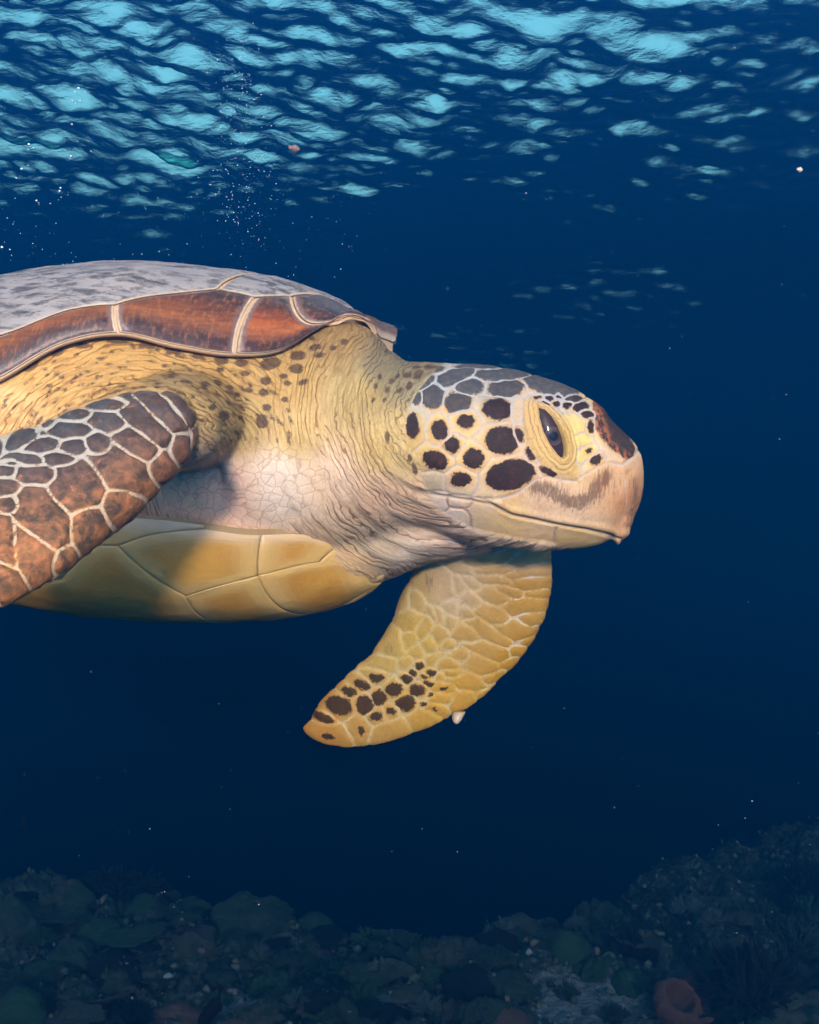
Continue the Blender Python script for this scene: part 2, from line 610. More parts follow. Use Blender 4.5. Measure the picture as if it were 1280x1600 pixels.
def build_carapace():
    ns, nt = 200, 120
    u = np.linspace(0, 1, ns)
    s = 0.0016 + (L_SH - 0.0026) * (u ** 1.8)
    t = 1 - np.cos(np.linspace(0, math.pi, nt))
    S, Tt = np.meshgrid(s, t, indexing='ij')
    top = shell_pt(S, Tt)
    nr = shell_nrm(S, Tt)
    rimw = np.clip(1 - np.abs(np.sin(Tt * math.pi / 2)) / 0.25, 0, 1)
    top = top + nr * (-0.0012)
    # underside: a thinner dome inside the first, closed at the rim by a rolled lip
    c = shell_pt(S, np.ones_like(Tt)) * 0 + top
    ins = 0.009 * (1 - 0.7 * rimw)
    ins = ins * (0.22 + 0.78 * smoothstep(.005, .06, S))
    low = c - nr * ins[..., None]
    low[..., 2] = np.minimum(low[..., 2], c[..., 2] - 0.0018)
    v = np.concatenate([top.reshape(-1, 3), low.reshape(-1, 3)])
    n = ns * nt
    f1 = grid_faces(ns, nt)
    f2 = f1[:, ::-1] + n
    i = np.arange(ns - 1); j = np.arange(nt - 1)
    def strip(a, b):  # a,b index arrays along an edge
        return np.stack([a[:-1], a[1:], b[1:], b[:-1]], 1)
    e0 = np.arange(ns) * nt; e1 = e0 + nt - 1
    r0 = np.arange(nt); r1 = (ns - 1) * nt + np.arange(nt)
    f = np.concatenate([f1, f2, strip(e0, e0 + n)[:, ::-1], strip(e1, e1 + n), strip(r0, r0 + n), strip(r1, r1 + n)[:, ::-1]])
    me = mesh_np('carapace', v, f)
    bm = bmesh.new(); bm.from_mesh(me)
    bmesh.ops.recalc_face_normals(bm, faces=bm.faces)
    bm.to_mesh(me); bm.free()
    car = link('carapace', me, mat_carapace_base(), turtle)
    tag(car, 'domed shell of grey and rust brown plates')
    I = shell_inv
    q = {k: np.array(I(*v)) for k, v in dict(
        a=(340, 453), b=(400, 466), c=(455, 463), d=(500, 449), g=(182, 478), h=(0, 527)).items()}
    rim = {k: np.array([I(*v)[0], 0.0]) for k, v in dict(
        r1=(515, 501), r2=(365, 552), r3=(184, 521)).items()}
    q['i'] = np.array([0.345, 0.50])
    q['j'] = np.array([0.42, 0.60]); q['k'] = np.array([0.46, 0.52]); q['l'] = np.array([0.56, 0.62])
    q['m'] = np.array([0.60, 0.55]); q['n'] = np.array([0.69, 0.66]); q['o'] = np.array([0.74, 0.55])
    r4 = np.array([0.33, 0.0]); r5 = np.array([0.50, 0]); r6 = np.array([0.66, 0]); r7 = np.array([0.80, 0])
    lip = 0.010                                 # plates stop short of the very edge of the rim
    def rm(p): return np.array([p[0], lip])
    def mid(p, s=None): return np.array([p[0] if s is None else s, 1.0])
    def both(near, bulge):                     # plate straddling the midline
        far = [np.array([p[0], 2 - p[1]]) for p in near[::-1]]
        return near + [np.array(bulge[1])] * (bulge[1] is not None) + far + [np.array(bulge[0])] * (bulge[0] is not None)
    def rimrun(p0, p1, n):
        return [np.array([p0[0] + (p1[0] - p0[0]) * k / n, lip]) for k in range(1, n)]
    sa = q['a'][0]
    V1 = both([q['d'], q['c'], q['b'], q['a']], ((q['d'][0] - .012, 1), (sa + .004, 1)))
    V2 = both([q['a'], q['g'], q['h'], q['i'], q['j']], ((sa + .004, 1), (0.425, 1)))
    V3 = both([q['j'], q['k'], q['l']], ((0.425, 1), (0.565, 1)))
    V4 = both([q['l'], q['m'], q['n']], ((0.565, 1), (0.695, 1)))
    V5 = both([q['n'], q['o'], np.array([0.835, 0.4])], ((0.695, 1), (0.845, 1)))
    E = [q['b'], q['c'], rm(rim['r1'])] + rimrun(rim['r1'], rim['r2'], 8) + [rm(rim['r2'])]
    Dp = [q['g'], q['a'], q['b'], rm(rim['r2'])] + rimrun(rim['r2'], rim['r3'], 6) + [rm(rim['r3'])]
    Cp = [q['i'], q['h'], q['g'], rm(rim['r3'])] + rimrun(rim['r3'], r4, 6) + [rm(r4)]
    C4 = [q['k'], q['j'], q['i'], rm(r4)] + rimrun(r4, r5, 6) + [rm(r5)]
    C5 = [q['m'], q['l'], q['k'], rm(r5)] + rimrun(r5, r6, 6) + [rm(r6)]
    C6 = [np.array([0.835, 0.4]), q['o'], q['n'], q['m'], rm(r6)] + rimrun(r6, r7, 5) + [rm(r7)]
    tip = 0.0025
    F = both([np.array([0.0021, 0.55]), np.array([0.0026, 0.14]), np.array([0.005, lip * 1.5]), np.array([0.0095, lip])] + [np.array([x, lip]) for x in (0.013, 0.017, 0.021) if x < rim['r1'][0] - .002] + [rm(rim['r1']), q['c'], q['d']],
             (None, (q['d'][0] - .012, 1)))
    grey, rust, umber, front = mat_scute('grey'), mat_scute('rust'), mat_scute('umber'), mat_scute('front')
    def put(poly, mat, label=None):
        uv = np.array(poly) * [1, VS]
        me = scute_mesh('scute', uv, shell_pt, shell_nrm, 0.00095, 0.0042, 0.0010, 0.0012)
        o = link('scute', me, mat, car)
        if label: tag(o, label)
    put(V1, grey, 'mottled grey plate at the front of the shell ridge')
    put(V2, grey, 'long mottled grey plate on top of the shell')
    put(E, rust, 'rust orange plate above the spotted shoulder')
    put(Dp, umber, 'brown plate with a pale lichen smear')
    put(Cp, umber)
    put(F, front, 'dark brown plate over the neck')
    for p in (V3, V4, V5): put(p, grey)
    for p in (C4, C5, C6): put(p, umber)
    for p, mt in ((E, rust), (Dp, umber), (Cp, umber), (C4, umber), (C5, umber), (C6, umber)):
        put([np.array([a[0], 2 - a[1]]) for a in p], mt)


build_carapace()

# ------------------------------------------------------------------ plastron
def pl_W(s): return spline([.004, .018, .032, .069, .10, .2, .4, .6, .75, .82], [.004, .04, .066, .122, .157, .203, .215, .18, .11, .01], s)
def pl_R(s): return spline([.004, .018, .032, .069, .10, .2, .4, .6, .82], [-.047, -.0265, -.0165, -.0125, -.0055, .0, -.005, -.01, -.012], s)
def pl_B(s): return spline([.004, .022, .055, .09, .15, .205, .27, .31, .45, .65, .82], [-.053, -.0665, -.0815, -.0885, -.0925, -.0915, -.085, -.076, -.068, -.055, -.03], s)


def pl_pt(s, t):
    s = np.asarray(s, float); t = np.asarray(t, float)
    a = t * math.pi / 2
    ca = np.cos(a); sa = np.clip(np.sin(a), 0, 1)
    w = pl_W(s) * np.sign(ca) * np.abs(ca) ** 0.78
    z = pl_R(s) - (pl_R(s) - pl_B(s)) * sa ** 0.92
    return loc2w(s, w, z)


def pl_nrm(s, t):
    e = 1e-3
    s = np.asarray(s, float); t = np.asarray(t, float)
    ds = pl_pt(np.minimum(s + e, .818), t) - pl_pt(np.maximum(s - e, .0045), t)
    dt = pl_pt(s, np.clip(t + e * 8, 0.004, 1.996)) - pl_pt(s, np.clip(t - e * 8, 0.004, 1.996))
    n = np.cross(ds, dt)
    n /= np.linalg.norm(n, axis=-1, keepdims=True) + 1e-12
    fl = -np.sign(n[..., 2:3]); fl[fl == 0] = 1
    return n * fl


_hs, _ht = np.meshgrid(np.linspace(0.005, 0.42, 260), np.linspace(0, 1.0, 200), indexing='ij')
_hp = to_px(pl_pt(_hs.ravel(), _ht.ravel()))


def pl_inv(px, py):
    k = np.argmin((_hp[:, 0] - px) ** 2 + (_hp[:, 1] - py) ** 2)
    return float(_hs.ravel()[k]), float(_ht.ravel()[k])


def build_plastron():
    ns, nt = 120, 90
    s = np.linspace(0.0045, 0.818, ns)
    t = 1 - np.cos(np.linspace(0, math.pi, nt))
    S, Tt = np.meshgrid(s, t, indexing='ij')
    nr = pl_nrm(S, Tt)
    top = pl_pt(S, Tt) - nr * 0.0006
    low = top - nr * 0.008
    v = np.concatenate([top.reshape(-1, 3), low.reshape(-1, 3)])
    n = ns * nt
    f1 = grid_faces(ns, nt)
    def strip(a, b): return np.stack([a[:-1], a[1:], b[1:], b[:-1]], 1)
    e0 = np.arange(ns) * nt; e1 = e0 + nt - 1
    r0 = np.arange(nt); r1 = (ns - 1) * nt + np.arange(nt)
    f = np.concatenate([f1, f1[:, ::-1] + n, strip(e0, e0 + n), strip(e1, e1 + n), strip(r0, r0 + n), strip(r1, r1 + n)])
    me = mesh_np('plastron', v, f)
    bm = bmesh.new(); bm.from_mesh(me)
    bmesh.ops.recalc_face_normals(bm, faces=bm.faces)
    bm.to_mesh(me); bm.free()
    m = NT('plastron_seam')
    co = m.n('ShaderNodeTexCoord').outputs['Object']
    m.bsdf(m.mix(m.noise(co, 60), alb((150, 118, 70)), alb((190, 156, 100))), 0.6)
    pl = link('plastron', me, m.m, turtle)
    tag(pl, 'mustard yellow belly shell with fine seams')
    m = NT('plastron_scute')
    co = m.n('ShaderNodeTexCoord').outputs['Object']
    ed = m.at('edge'); ac = m.at('across')
    n1 = m.noise(co, 18, 4, 0.55, 0.4); n2 = m.noise(m.vscale(co, (1, 1, 3)), 120, 4, 0.6)
    col = m.mix(m.ss(n1, 0.35, 0.68), alb((194, 134, 40)), alb((212, 158, 64)))
    col = m.mix(m.ss(ed, 0.020, 0.002), col, alb((220, 178, 100)))
    col = m.mix(m.math('MULTIPLY', n2, 0.22), col, alb((140, 92, 34)))
    col = m.mix(m.ss(ac, 0.12, 0.0), col, alb((226, 194, 150)))
    sp = m.ss(m.noise(co, 420, 3, 0.7), 0.70, 0.76)
    col = m.mix(m.math('MULTIPLY', sp, 0.5), col, alb((104, 66, 30)))
    gl = m.noise(m.n('ShaderNodeCombineXYZ', {0: m.math('MULTIPLY', ed, 900.0), 1: m.math('MULTIPLY', n1, 3.0)}).outputs[0], 1.0, 3, .6)
    col = m.mix(m.math('MULTIPLY', m.ss(gl, .5, .66), .16), col, alb((150, 104, 48)))
    scr = m.noise(m.vscale(co, (40, 40, 700)), 1.0, 3, .7)
    col = m.mix(m.math('MULTIPLY', m.ss(scr, .60, .70), .18), col, alb((232, 206, 150)))
    b = m.bump(m.math('ADD', m.math('MULTIPLY', gl, 1.0), n2), 0.25, 0.0008)
    m.bsdf(col, 0.42, b, 0.4)
    ms = m.m
    I = pl_inv
    A = {k: np.array(I(*v)) for k, v in dict(a=(185, 852), b=(235, 835), c=(320, 812), d=(409, 826), e=(402, 900), f=(290, 932),
                                            g=(500, 830), h=(532, 852), i=(500, 878), j=(95, 905), k=(150, 852)).items()}
    A['c'][1] = max(A['c'][1], .03); A['d'][1] = max(A['d'][1], .03); A['g'][1] = max(A['g'][1], .03)
    lip = 0.012
    def rimv(s): return np.array([s, lip])
    P1 = [A['a'], A['b'], A['c'], A['d'], A['e'], A['f']]
    P2 = [A['d'], A['g'], A['h'], A['i'], A['e']]
    mid1 = np.array([A['e'][0], 1.0]); mid2 = np.array([A['f'][0] + .02, 1.0]); midf = np.array([0.012, 1.0])
    P3 = [A['e'], A['i'], A['h'], np.array([0.012, 0.35]), midf, np.array([0.05, 1.0]), mid1]
    P6 = [A['f'], A['e'], mid1, mid2]
    P4 = [A['k'], A['a'], A['f'], mid2, np.array([0.34, 1.0]), np.array([0.34, 0.45]), A['j']]
    P5 = [rimv(A['k'][0] + .03), rimv(A['c'][0]), A['c'], A['b'], A['a'], A['k']]
    P7 = [np.array([0.34, 1.0]), np.array([0.34, .45]), A['j'], A['k'], rimv(A['k'][0] + .03), rimv(0.52), np.array([0.55, 1.0])]
    P8 = [np.array([0.55, 1.0]), rimv(0.52), rimv(0.65), rimv(0.76), np.array([0.80, .5]), np.array([0.80, 1.0])]
    for p in (P1, P2, P3, P6, P4, P5, P7, P8):
        for far in (0, 1):
            pp = [np.array([a[0], 2 - a[1]]) if far else a for a in p]
            me = scute_mesh('scute', np.array(pp) * [1, VS], pl_pt, pl_nrm, 0.00026, 0.0050, 0.0004, 0.0003)
            link('scute', me, ms, pl)


build_plastron()

# ------------------------------------------------------------------ the body: one continuous skin
def ring_x(x, yc, zc, hw, hh, n=2.2, k=56, low=1.0):
    """closed ring in the plane x = const"""
    a = np.linspace(0, 2 * math.pi, k, endpoint=False)
    c, s = np.cos(a), np.sin(a)
    y = np.sign(c) * np.abs(c) ** (2 / n) * hw
    z = np.sign(s) * np.abs(s) ** (2 / n) * hh
    y = y * np.where(s < 0, 1 - (1 - low) * np.abs(s) ** 1.5, 1)
    return np.stack([np.full(k, x), yc + y, zc + z], 1)


def loft(rings):
    k = len(rings[0]); n = len(rings)
    v = np.concatenate(rings + [rings[0].mean(0, keepdims=True), rings[-1].mean(0, keepdims=True)])
    f = grid_faces(n, k, True)
    tri = []
    j = np.arange(k); j2 = (j + 1) % k
    t0 = np.stack([np.full(k, n * k), j, j2], 1)
    t1 = np.stack([np.full(k, n * k + 1), (n - 1) * k + j2, (n - 1) * k + j], 1)
    tris = np.concatenate([f[:, [0, 1, 2]], f[:, [0, 2, 3]], t0, t1])
    return v, tris


def head_y0(x):                                # the head turns slightly towards the lens
    return -0.10 * np.maximum(x, 0)


def blob(c, r, rot=None):
    u = np.linspace(0, math.pi, 25); rings = []
    for a in u[1:-1]:
        b = np.linspace(0, 2 * math.pi, 36, endpoint=False)
        p = np.stack([np.full(36, math.cos(a)) * r[0], math.sin(a) * np.cos(b) * r[1], math.sin(a) * np.sin(b) * r[2]], 1)
        if rot is not None: p = p @ np.array(rot.to_matrix()).T
        rings.append(p + np.array(c))
    return loft(rings)


def W3(px, py, D):
    x, z = P(px, py, D)
    return np.array([x, D - 1.0, z])


NF = [(308, 676), (304, 652), (288, 628), (262, 614), (225, 612), (180, 620), (130, 638), (65, 664), (8, 681), (-60, 700), (-100, 770), (-165, 860),
      (-232, 940), (-272, 1000), (-262, 1017), (-180, 1012), (-80, 986), (0, 948), (60, 915), (110, 885), (150, 852), (180, 829), (215, 799), (250, 762), (280, 732), (302, 705)]
FF = [(655, 840), (648, 885), (628, 925), (615, 960), (598, 995), (586, 1012), (575, 1028), (555, 1042), (530, 1066), (512, 1083), (497, 1100), (484, 1124), (473, 1137), (479, 1147), (495, 1157), (520, 1165),
      (560, 1168), (610, 1158), (660, 1141), (705, 1121), (740, 1101), (772, 1073), (800, 1045), (825, 1014), (842, 985), (854, 955), (862, 915), (861, 880), (856, 850), (800, 820), (720, 815)]


def nf_D(px, py):
    return 0.705 - (300 - px) * 0.00022 - (py - 680 - (300 - px) * 0.42) * 0.00022


def ff_D(px, py):
    return 1.085 + (py - 870) * 0.00009 - (px - 700) * 0.00010


def blade(outline, Df, hfun, wfun, step=7.0, lift=None):
    """flat limb: traced outline, real thickness, rounded edges"""
    pts = np.array(outline, float)
    # smooth closed outline
    n = len(pts); tt = np.linspace(0, n, n * 6, endpoint=False)
    i = np.floor(tt).astype(int); f = (tt - i)[:, None]
    p0, p1, p2, p3 = pts[(i - 1) % n], pts[i % n], pts[(i + 1) % n], pts[(i + 2) % n]
    pts = 0.5 * ((2 * p1) + (-p0 + p2) * f + (2 * p0 - 5 * p1 + 4 * p2 - p3) * f**2 + (-p0 + 3 * p1 - 3 * p2 + p3) * f**3)
    nb = len(pts)
    lo, hi = pts.min(0), pts.max(0)
    gx, gy = np.meshgrid(np.arange(lo[0], hi[0], step), np.arange(lo[1], hi[1], step), indexing='ij')
    q = np.stack([gx.ravel(), gy.ravel()], 1)
    d, ins = poly_dist(q, pts)
    q = q[ins & (d > step * .7)]
    rings = []
    for ins_d in (1.2, 3.5):
        r = inset_poly(pts, ins_d)
        d, ii = poly_dist(r, pts)
        rings.append(r[ii & (d > ins_d * .8)])
    allp = np.concatenate([pts] + rings + [q])
    vs, _, fs, *_ = delaunay_2d_cdt([Vector(p) for p in allp], [], [list(range(nb))], 1, 1e-6)
    p = np.array([(v.x, v.y) for v in vs]); tri = np.array([f for f in fs if len(f) == 3], int)
    d, _ = poly_dist(p, pts)
    D = Df(p[:, 0], p[:, 1])
    base = np.stack([(p[:, 0] - 640) * K * D, D - 1, (800 - p[:, 1]) * K * D], 1)
    w = wfun(p[:, 0], p[:, 1]); h = hfun(p[:, 0], p[:, 1])
    u = np.clip(d / w, 0, 1)
    th = h * np.sqrt(np.clip(1 - (1 - u) ** 2, 0, 1))
    # plane normal from the depth function
    e = np.array([[0, 0], [60, 0], [0, 60]]) + p.mean(0)
    De = Df(e[:, 0], e[:, 1]); b3 = np.stack([(e[:, 0] - 640) * K * De, De - 1, (800 - e[:, 1]) * K * De], 1)
    nn = np.cross(b3[1] - b3[0], b3[2] - b3[0]); nn /= np.linalg.norm(nn)
    if nn[1] > 0: nn = -nn
    on = d < 1e-4
    A = base + nn * th[:, None]
    inner = np.where(~on)[0]
    mp = np.arange(len(p)); mp2 = mp.copy(); mp2[inner] = len(p) + np.arange(len(inner))
    B = base[inner] - nn * th[inner][:, None]
    v = np.concatenate([A, B])
    return v, np.concatenate([tri, mp2[tri][:, ::-1]]), nn


def build_body():
    vs, fs = [], []
    def add(vf):
        v, f = vf[0], vf[1]
        fs.append(f + sum(len(a) for a in vs)); vs.append(v)
    # head and neck, front to back in photo measurements: px, top, bottom, half width, squareness, narrowing below
    HN = np.array([(380, 548, 884, .150, 2.2, .75), (440, 538, 887, .133, 2.2, .82), (500, 503, 882, .118, 2.2, .86), (545, 499, 870, .110, 2.2, .86), (590, 527, 852, .100, 2.2, .80), (610, 549, 842, .094, 2.2, .74), (630, 564, 832, .088, 2.2, .68),
                   (665, 568.5, 828, .0815, 2.25, .72), (700, 569.5, 836, .0775, 2.3, .78), (740, 571.5, 850, .0735, 2.35, .8), (780, 576, 857, .0695, 2.35, .8), (820, 584, 861, .065, 2.35, .8),
                   (860, 598, 862, .0595, 2.3, .8), (900, 618, 858, .053, 2.25, .8), (930, 639, 854, .0465, 2.2, .82), (948, 654, 846, .041, 2.2, .85), (958, 663, 836, .038, 2.25, .85), (968, 672, 831, .0345, 2.3, .85), (978, 681, 822, .0295, 2.3, .9),
                   (989, 693, 805, .0225, 2.3, 1), (998, 706, 782, .0145, 2.2, 1), (1004, 720, 760, .006, 2, 1)])
    xs = np.concatenate([np.arange(380, 960, 10), np.arange(960, 1003.5, 3)])
    rings = []
    for px in xs:
        tp, bt, hw, n, lw = [float(spline(HN[:, 0], HN[:, k], np.array([px]))[0]) for k in range(1, 6)]
        x0 = (px - 640) * K
        yc = float(head_y0(x0)); D = 1 + yc
        x, zt = P(px, tp, D); _, zb = P(px, bt, D)
        if px < 640: yc = (640 - px) * 0.00012
        rings.append(ring_x(x, yc, (zt + zb) / 2, hw, (zt - zb) / 2, n, 64, lw))
    add(loft(rings))
    # beak tip
    p0, p1 = W3(969, 812, .975), W3(965, 853, .975)
    rr = []
    for u in np.linspace(0, 1, 8):
        c = p0 + (p1 - p0) * u
        r = .0135 * (1 - u) ** .75 + .001
        a = np.linspace(0, 2 * math.pi, 24, endpoint=False)
        rr.append(c + np.stack([np.cos(a) * r * .7, np.sin(a) * r * 1.2, 0 * a], 1))
    add(loft(rr))
    # chest and throat
    CH = np.array([(430, 800, 930, .05), (500, 795, 930, .05), (560, 790, 924, .05), (600, 785, 911, .055), (640, 785, 890, .058), (680, 790, 876, .058), (720, 795, 868, .05), (770, 800, 860, .04)])
    rings = []
    for px in np.arange(430, 771, 10):
        tp, bt, hw = [float(np.interp(px, CH[:, 0], CH[:, k])) for k in (1, 2, 3)]
        D = 1.0 + 0.045 * float(smoothstep(480, 680, px))
        x, zt = P(px, tp, D); _, zb = P(px, bt, D)
        rings.append(ring_x(x, D - 1, (zt + zb) / 2, hw, (zt - zb) / 2, 2.0, 48))
    add(loft(rings))
    # trunk inside the shell
    rings = []
    for s in np.linspace(0.03, 0.80, 50):
        W = float(shell_W(s)); zt = float(shell_T(s)) - 0.022; zr = float(shell_R(s)); zb = float(pl_B(min(max(s, .01), .8))) + 0.012; pr = float(pl_R(min(s, .8)))
        a = np.linspace(0, 2 * math.pi, 64, endpoint=False)
        c, sn = np.cos(a), np.sin(a)
        zm = 0.80 * zr + 0.20 * pr
        hwu = (W - 0.006)
        plw = float(pl_W(min(max(s, .005), .81)))
        fz = np.clip(-sn / max(.2, (zm - pr) / (zm - zb)), 0, 1) ** 4
        w = np.sign(c) * np.where(sn >= 0, np.abs(c) ** .85 * hwu, np.abs(c) ** .33 * (hwu * (1 - fz) + (plw - .003) * fz))
        z = zm + np.where(sn >= 0, sn * (zt - zm), sn * (zm - zb))
        # stay under the dome
        if s > 0.06: pass
        z = np.where(sn > 0, np.minimum(z, zr - .004 + (zt - zr + .004) * np.clip(1 - (np.abs(w) / (W + 1e-6)) ** 2.2, 0, 1)), z)
        rings.append(loc2w(np.full(64, s), w, z))
    add(loft(rings))
    # near shoulder and flipper
    c0, c1 = W3(292, 655, .90), W3(225, 672, .735)
    rr = []
    for u in np.linspace(0, 1, 14):
        c = c0 + (c1 - c0) * u
        r = .045 * (1 - u) + .034 * u
        d = (c1 - c0) / np.linalg.norm(c1 - c0)
        e1 = np.cross(d, [0, 0, 1]); e1 /= np.linalg.norm(e1); e2 = np.cross(e1, d)
        a = np.linspace(0, 2 * math.pi, 40, endpoint=False)
        rr.append(c + r * (np.cos(a)[:, None] * e1 + .85 * np.sin(a)[:, None] * e2))
    add(loft(rr))
    add(blob(W3(262, 668, .735), (.034, .040, .026)))
    nfv = blade(NF, nf_D, lambda x, y: .0075 + .0165 * smoothstep(-150, 290, x), lambda x, y: 45 + 25 * smoothstep(0, 280, x))
    add(nfv)
    # far flipper
    ffv = blade(FF, ff_D, lambda x, y: .0065 + .012 * smoothstep(1100, 880, y), lambda x, y: 40 + 0 * x)
    add(ffv)
    add(blob(W3(735, 852, 1.09), (.055, .034, .030)))
    # hind flippers and tail, out of the photo
    for side in (1, -1):
        rr = []
        for u in np.linspace(0, 1, 16):
            s = .70 + .30 * u; wd = side * (.15 + .10 * math.sin(u * 1.6)); z = -.02 - .06 * u
            ch = (.055 + .03 * math.sin(u * 2.6)) * (1 - u ** 6) + .004
            th = .020 * (1 - .65 * u)
            a = np.linspace(0, 2 * math.pi, 28, endpoint=False)
            rr.append(loc2w(np.full(28, s), wd + np.cos(a) * ch, z + np.sin(a) * th))
        add(loft(rr))
    rr = []
    for u in np.linspace(0, 1, 8):
        a = np.linspace(0, 2 * math.pi, 20, endpoint=False); r = .028 * (1 - u) + .004
        rr.append(loc2w(np.full(20, .78 + .13 * u), np.cos(a) * r, -.02 - .02 * u + np.sin(a) * r))
    add(loft(rr))
    V = np.concatenate(vs); F = np.concatenate(fs)
    me = mesh_np('body_raw', V, F)
    bm = bmesh.new(); bm.from_mesh(me); bmesh.ops.recalc_face_normals(bm, faces=bm.faces); bm.to_mesh(me); bm.free()
    tmp = link('body_raw', me)
    md = tmp.modifiers.new('r', 'REMESH'); md.mode = 'VOXEL'; md.voxel_size = VOX; md.use_smooth_shade = True
    dg = bpy.context.evaluated_depsgraph_get()
    out = bpy.data.meshes.new_from_object(tmp.evaluated_get(dg))
    bpy.data.objects.remove(tmp); bpy.data.meshes.remove(me)
    # the trunk wall that lies hidden between the two shells is not needed
    v = get_co(out)
    f = np.empty(len(out.loops), np.int32); out.loops.foreach_get('vertex_index', f); f = f.reshape(-1, 4)
    s = -(v[:, 0] - XF) * cy + v[:, 1] * sy_; w = -(v[:, 0] - XF) * sy_ - v[:, 1] * cy
    sc = np.clip(s, .005, .80)
    hid = (s > .10) & (s < .78) & (((v[:, 2] > shell_R(sc) - .01) & (np.abs(w) < shell_W(sc) - .045)) | ((v[:, 2] < pl_R(sc) - .012) & (np.abs(w) < pl_W(sc) - .012)) & (v[:, 2] > pl_B(sc) - .01))
    f = f[~hid[f].all(1)]
    used = np.zeros(len(v), bool); used[f.ravel()] = True
    inv = np.cumsum(used) - 1
    bpy.data.meshes.remove(out)
    return mesh_np('body', v[used], inv[f]), nfv[2], ffv[2]


VOX = 0.0018


def get_co(me):
    a = np.empty(len(me.vertices) * 3, np.float32); me.vertices.foreach_get('co', a)
    return a.reshape(-1, 3).astype(np.float64)


def get_edges(me):
    a = np.empty(len(me.edges) * 2, np.int32); me.edges.foreach_get('vertices', a)
    return a.reshape(-1, 2)


def get_nrm(me):
    a = np.empty(len(me.vertices) * 3, np.float32); me.vertex_normals.foreach_get('vector', a)
    return a.reshape(-1, 3).astype(np.float64)


def laplace(v, e, w, it):
    n = len(v)
    w = np.broadcast_to(np.asarray(w, float), (n,))
    if it > 3 and (w < .01).mean() > .3:          # work on the part that moves
        sel = w > .01
        use = sel.copy(); m = sel[e[:, 0]] | sel[e[:, 1]]
        use[e[m].ravel()] = True
        ix = np.where(use)[0]; inv = np.zeros(n, int); inv[ix] = np.arange(len(ix))
        v = v.copy(); v[ix] = laplace(v[ix], inv[e[m]], np.where(sel, w, 0)[ix] + 1e-9, -it)
        return v
    it = abs(it)
    deg = np.maximum(np.bincount(e.ravel(), minlength=n), 1).astype(float)[:, None]
    w = w[:, None]
    for _ in range(it):
        s = np.empty_like(v)
        for k in range(3):
            s[:, k] = np.bincount(e[:, 0], v[e[:, 1], k], n) + np.bincount(e[:, 1], v[e[:, 0], k], n)
        v = v + w * (s / deg - v)
    return v


# ---- pattern tables, in side-view chart units
def c1(x, y): return (560 + x / 2.6667, 540 + y / 2.6667)


def cells_head():
    raw = [  # crop x, y, rx, ry, angle, dark fraction, slate(1)/umber(0)
        (580, 265, 82, 56, 5, .70, .0), (598, 396, 84, 66, 0, .76, 0), (632, 537, 122, 74, -12, .76, 0), (447, 315, 62, 52, 0, .52, 0), (338, 352, 46, 54, 0, .68, 0),
        (392, 413, 42, 44, 0, .68, 0), (480, 470, 58, 54, 10, .68, 0), (320, 478, 70, 50, 15, .68, 0), (425, 556, 66, 46, 5, .58, 0), (225, 335, 44, 76, 0, .62, 0),
        (312, 212, 48, 58, 10, .85, .8), (415, 236, 62, 48, -8, .82, .6), (465, 170, 60, 36, 0, .86, .9), (612, 180, 76, 40, 0, .84, .7),
        (400, 128, 92, 36, -20, .93, 1), (600, 120, 120, 30, -2, .94, 1), (800, 178, 125, 45, 16, .93, 1), (242, 218, 24, 34, 10, .78, .8), (285, 152, 48, 22, -35, .85, 1),
        (520, 86, 130, 12, 0, .8, 1), (310, 100, 70, 20, -8, .6, 1),
        (1056, 352, 150, 52, 55, .88, .2), (1130, 305, 170, 22, 52, .9, .7), (960, 200, 60, 14, 30, .9, 1),
        (310, 565, 48, 40, 0, 0, 0), (325, 660, 46, 46, 20, 0, 0), (415, 655, 48, 24, 5, 0, 0), (415, 716, 52, 40, 10, 0, 0), (640, 735, 185, 56, 12, 0, 0), (940, 795, 120, 48, 8, 0, 0),
        (655, 265, 24, 56, 0, .0, .3), (672, 375, 24, 42, -15, .6, 0), (715, 450, 26, 46, -30, .55, 0), (790, 525, 60, 22, 28, .6, 0),
        (740, 222, 36, 12, 0, .5, 0), (790, 224, 24, 13, 8, .75, 0), (832, 222, 24, 10, 8, .8, 0), (825, 247, 22, 14, 0, .75, 0), (868, 250, 22, 16, 0, .75, 0), (888, 230, 40, 16, 8, .85, .3),
        (920, 262, 36, 18, 0, .8, 0), (950, 290, 34, 16, 15, .75, 0), (970, 335, 20, 34, -10, .65, 0), (963, 436, 30, 30, 0, .36, 0), (993, 475, 30, 22, -40, .8, 0), (940, 390, 40, 30, 0, 0, 0), (905, 330, 36, 40, 0, 0, 0),
    ]
    out = []
    for x, y, rx, ry, an, dk, sl in raw:
        X, Y = c1(x, y)
        out.append((X, Y, rx / 2.6667, ry / 2.6667, an, min(dk * 1.13, .96), sl))
    return np.array(out)


BEAK = [c1(*p) for p in [(520, 640), (600, 636), (660, 618), (742, 560), (785, 546), (840, 560), (900, 566), (960, 530), (1040, 488), (1100, 500), (1150, 462), (1190, 400), (1230, 520), (1230, 700), (1120, 830), (1082, 800), (960, 768), (820, 742), (700, 715), (640, 700), (585, 672)]]
MOUTH = [c1(*p) for p in [(300, 618), (400, 632), (480, 645), (560, 664), (600, 688), (640, 706), (700, 718), (820, 744), (960, 768), (1050, 786), (1082, 802)]]
EYE = [c1(*p) for p in [(748, 258), (775, 272), (805, 300), (834, 342), (852, 384), (862, 430), (860, 462), (848, 472), (826, 452), (796, 412), (770, 362), (754, 310)]]
LIDS = [c1(*p) for p in [(690, 235), (720, 240), (800, 262), (850, 300), (890, 360), (905, 430), (900, 500), (915, 560), (850, 540), (770, 495), (715, 430), (690, 340)]]


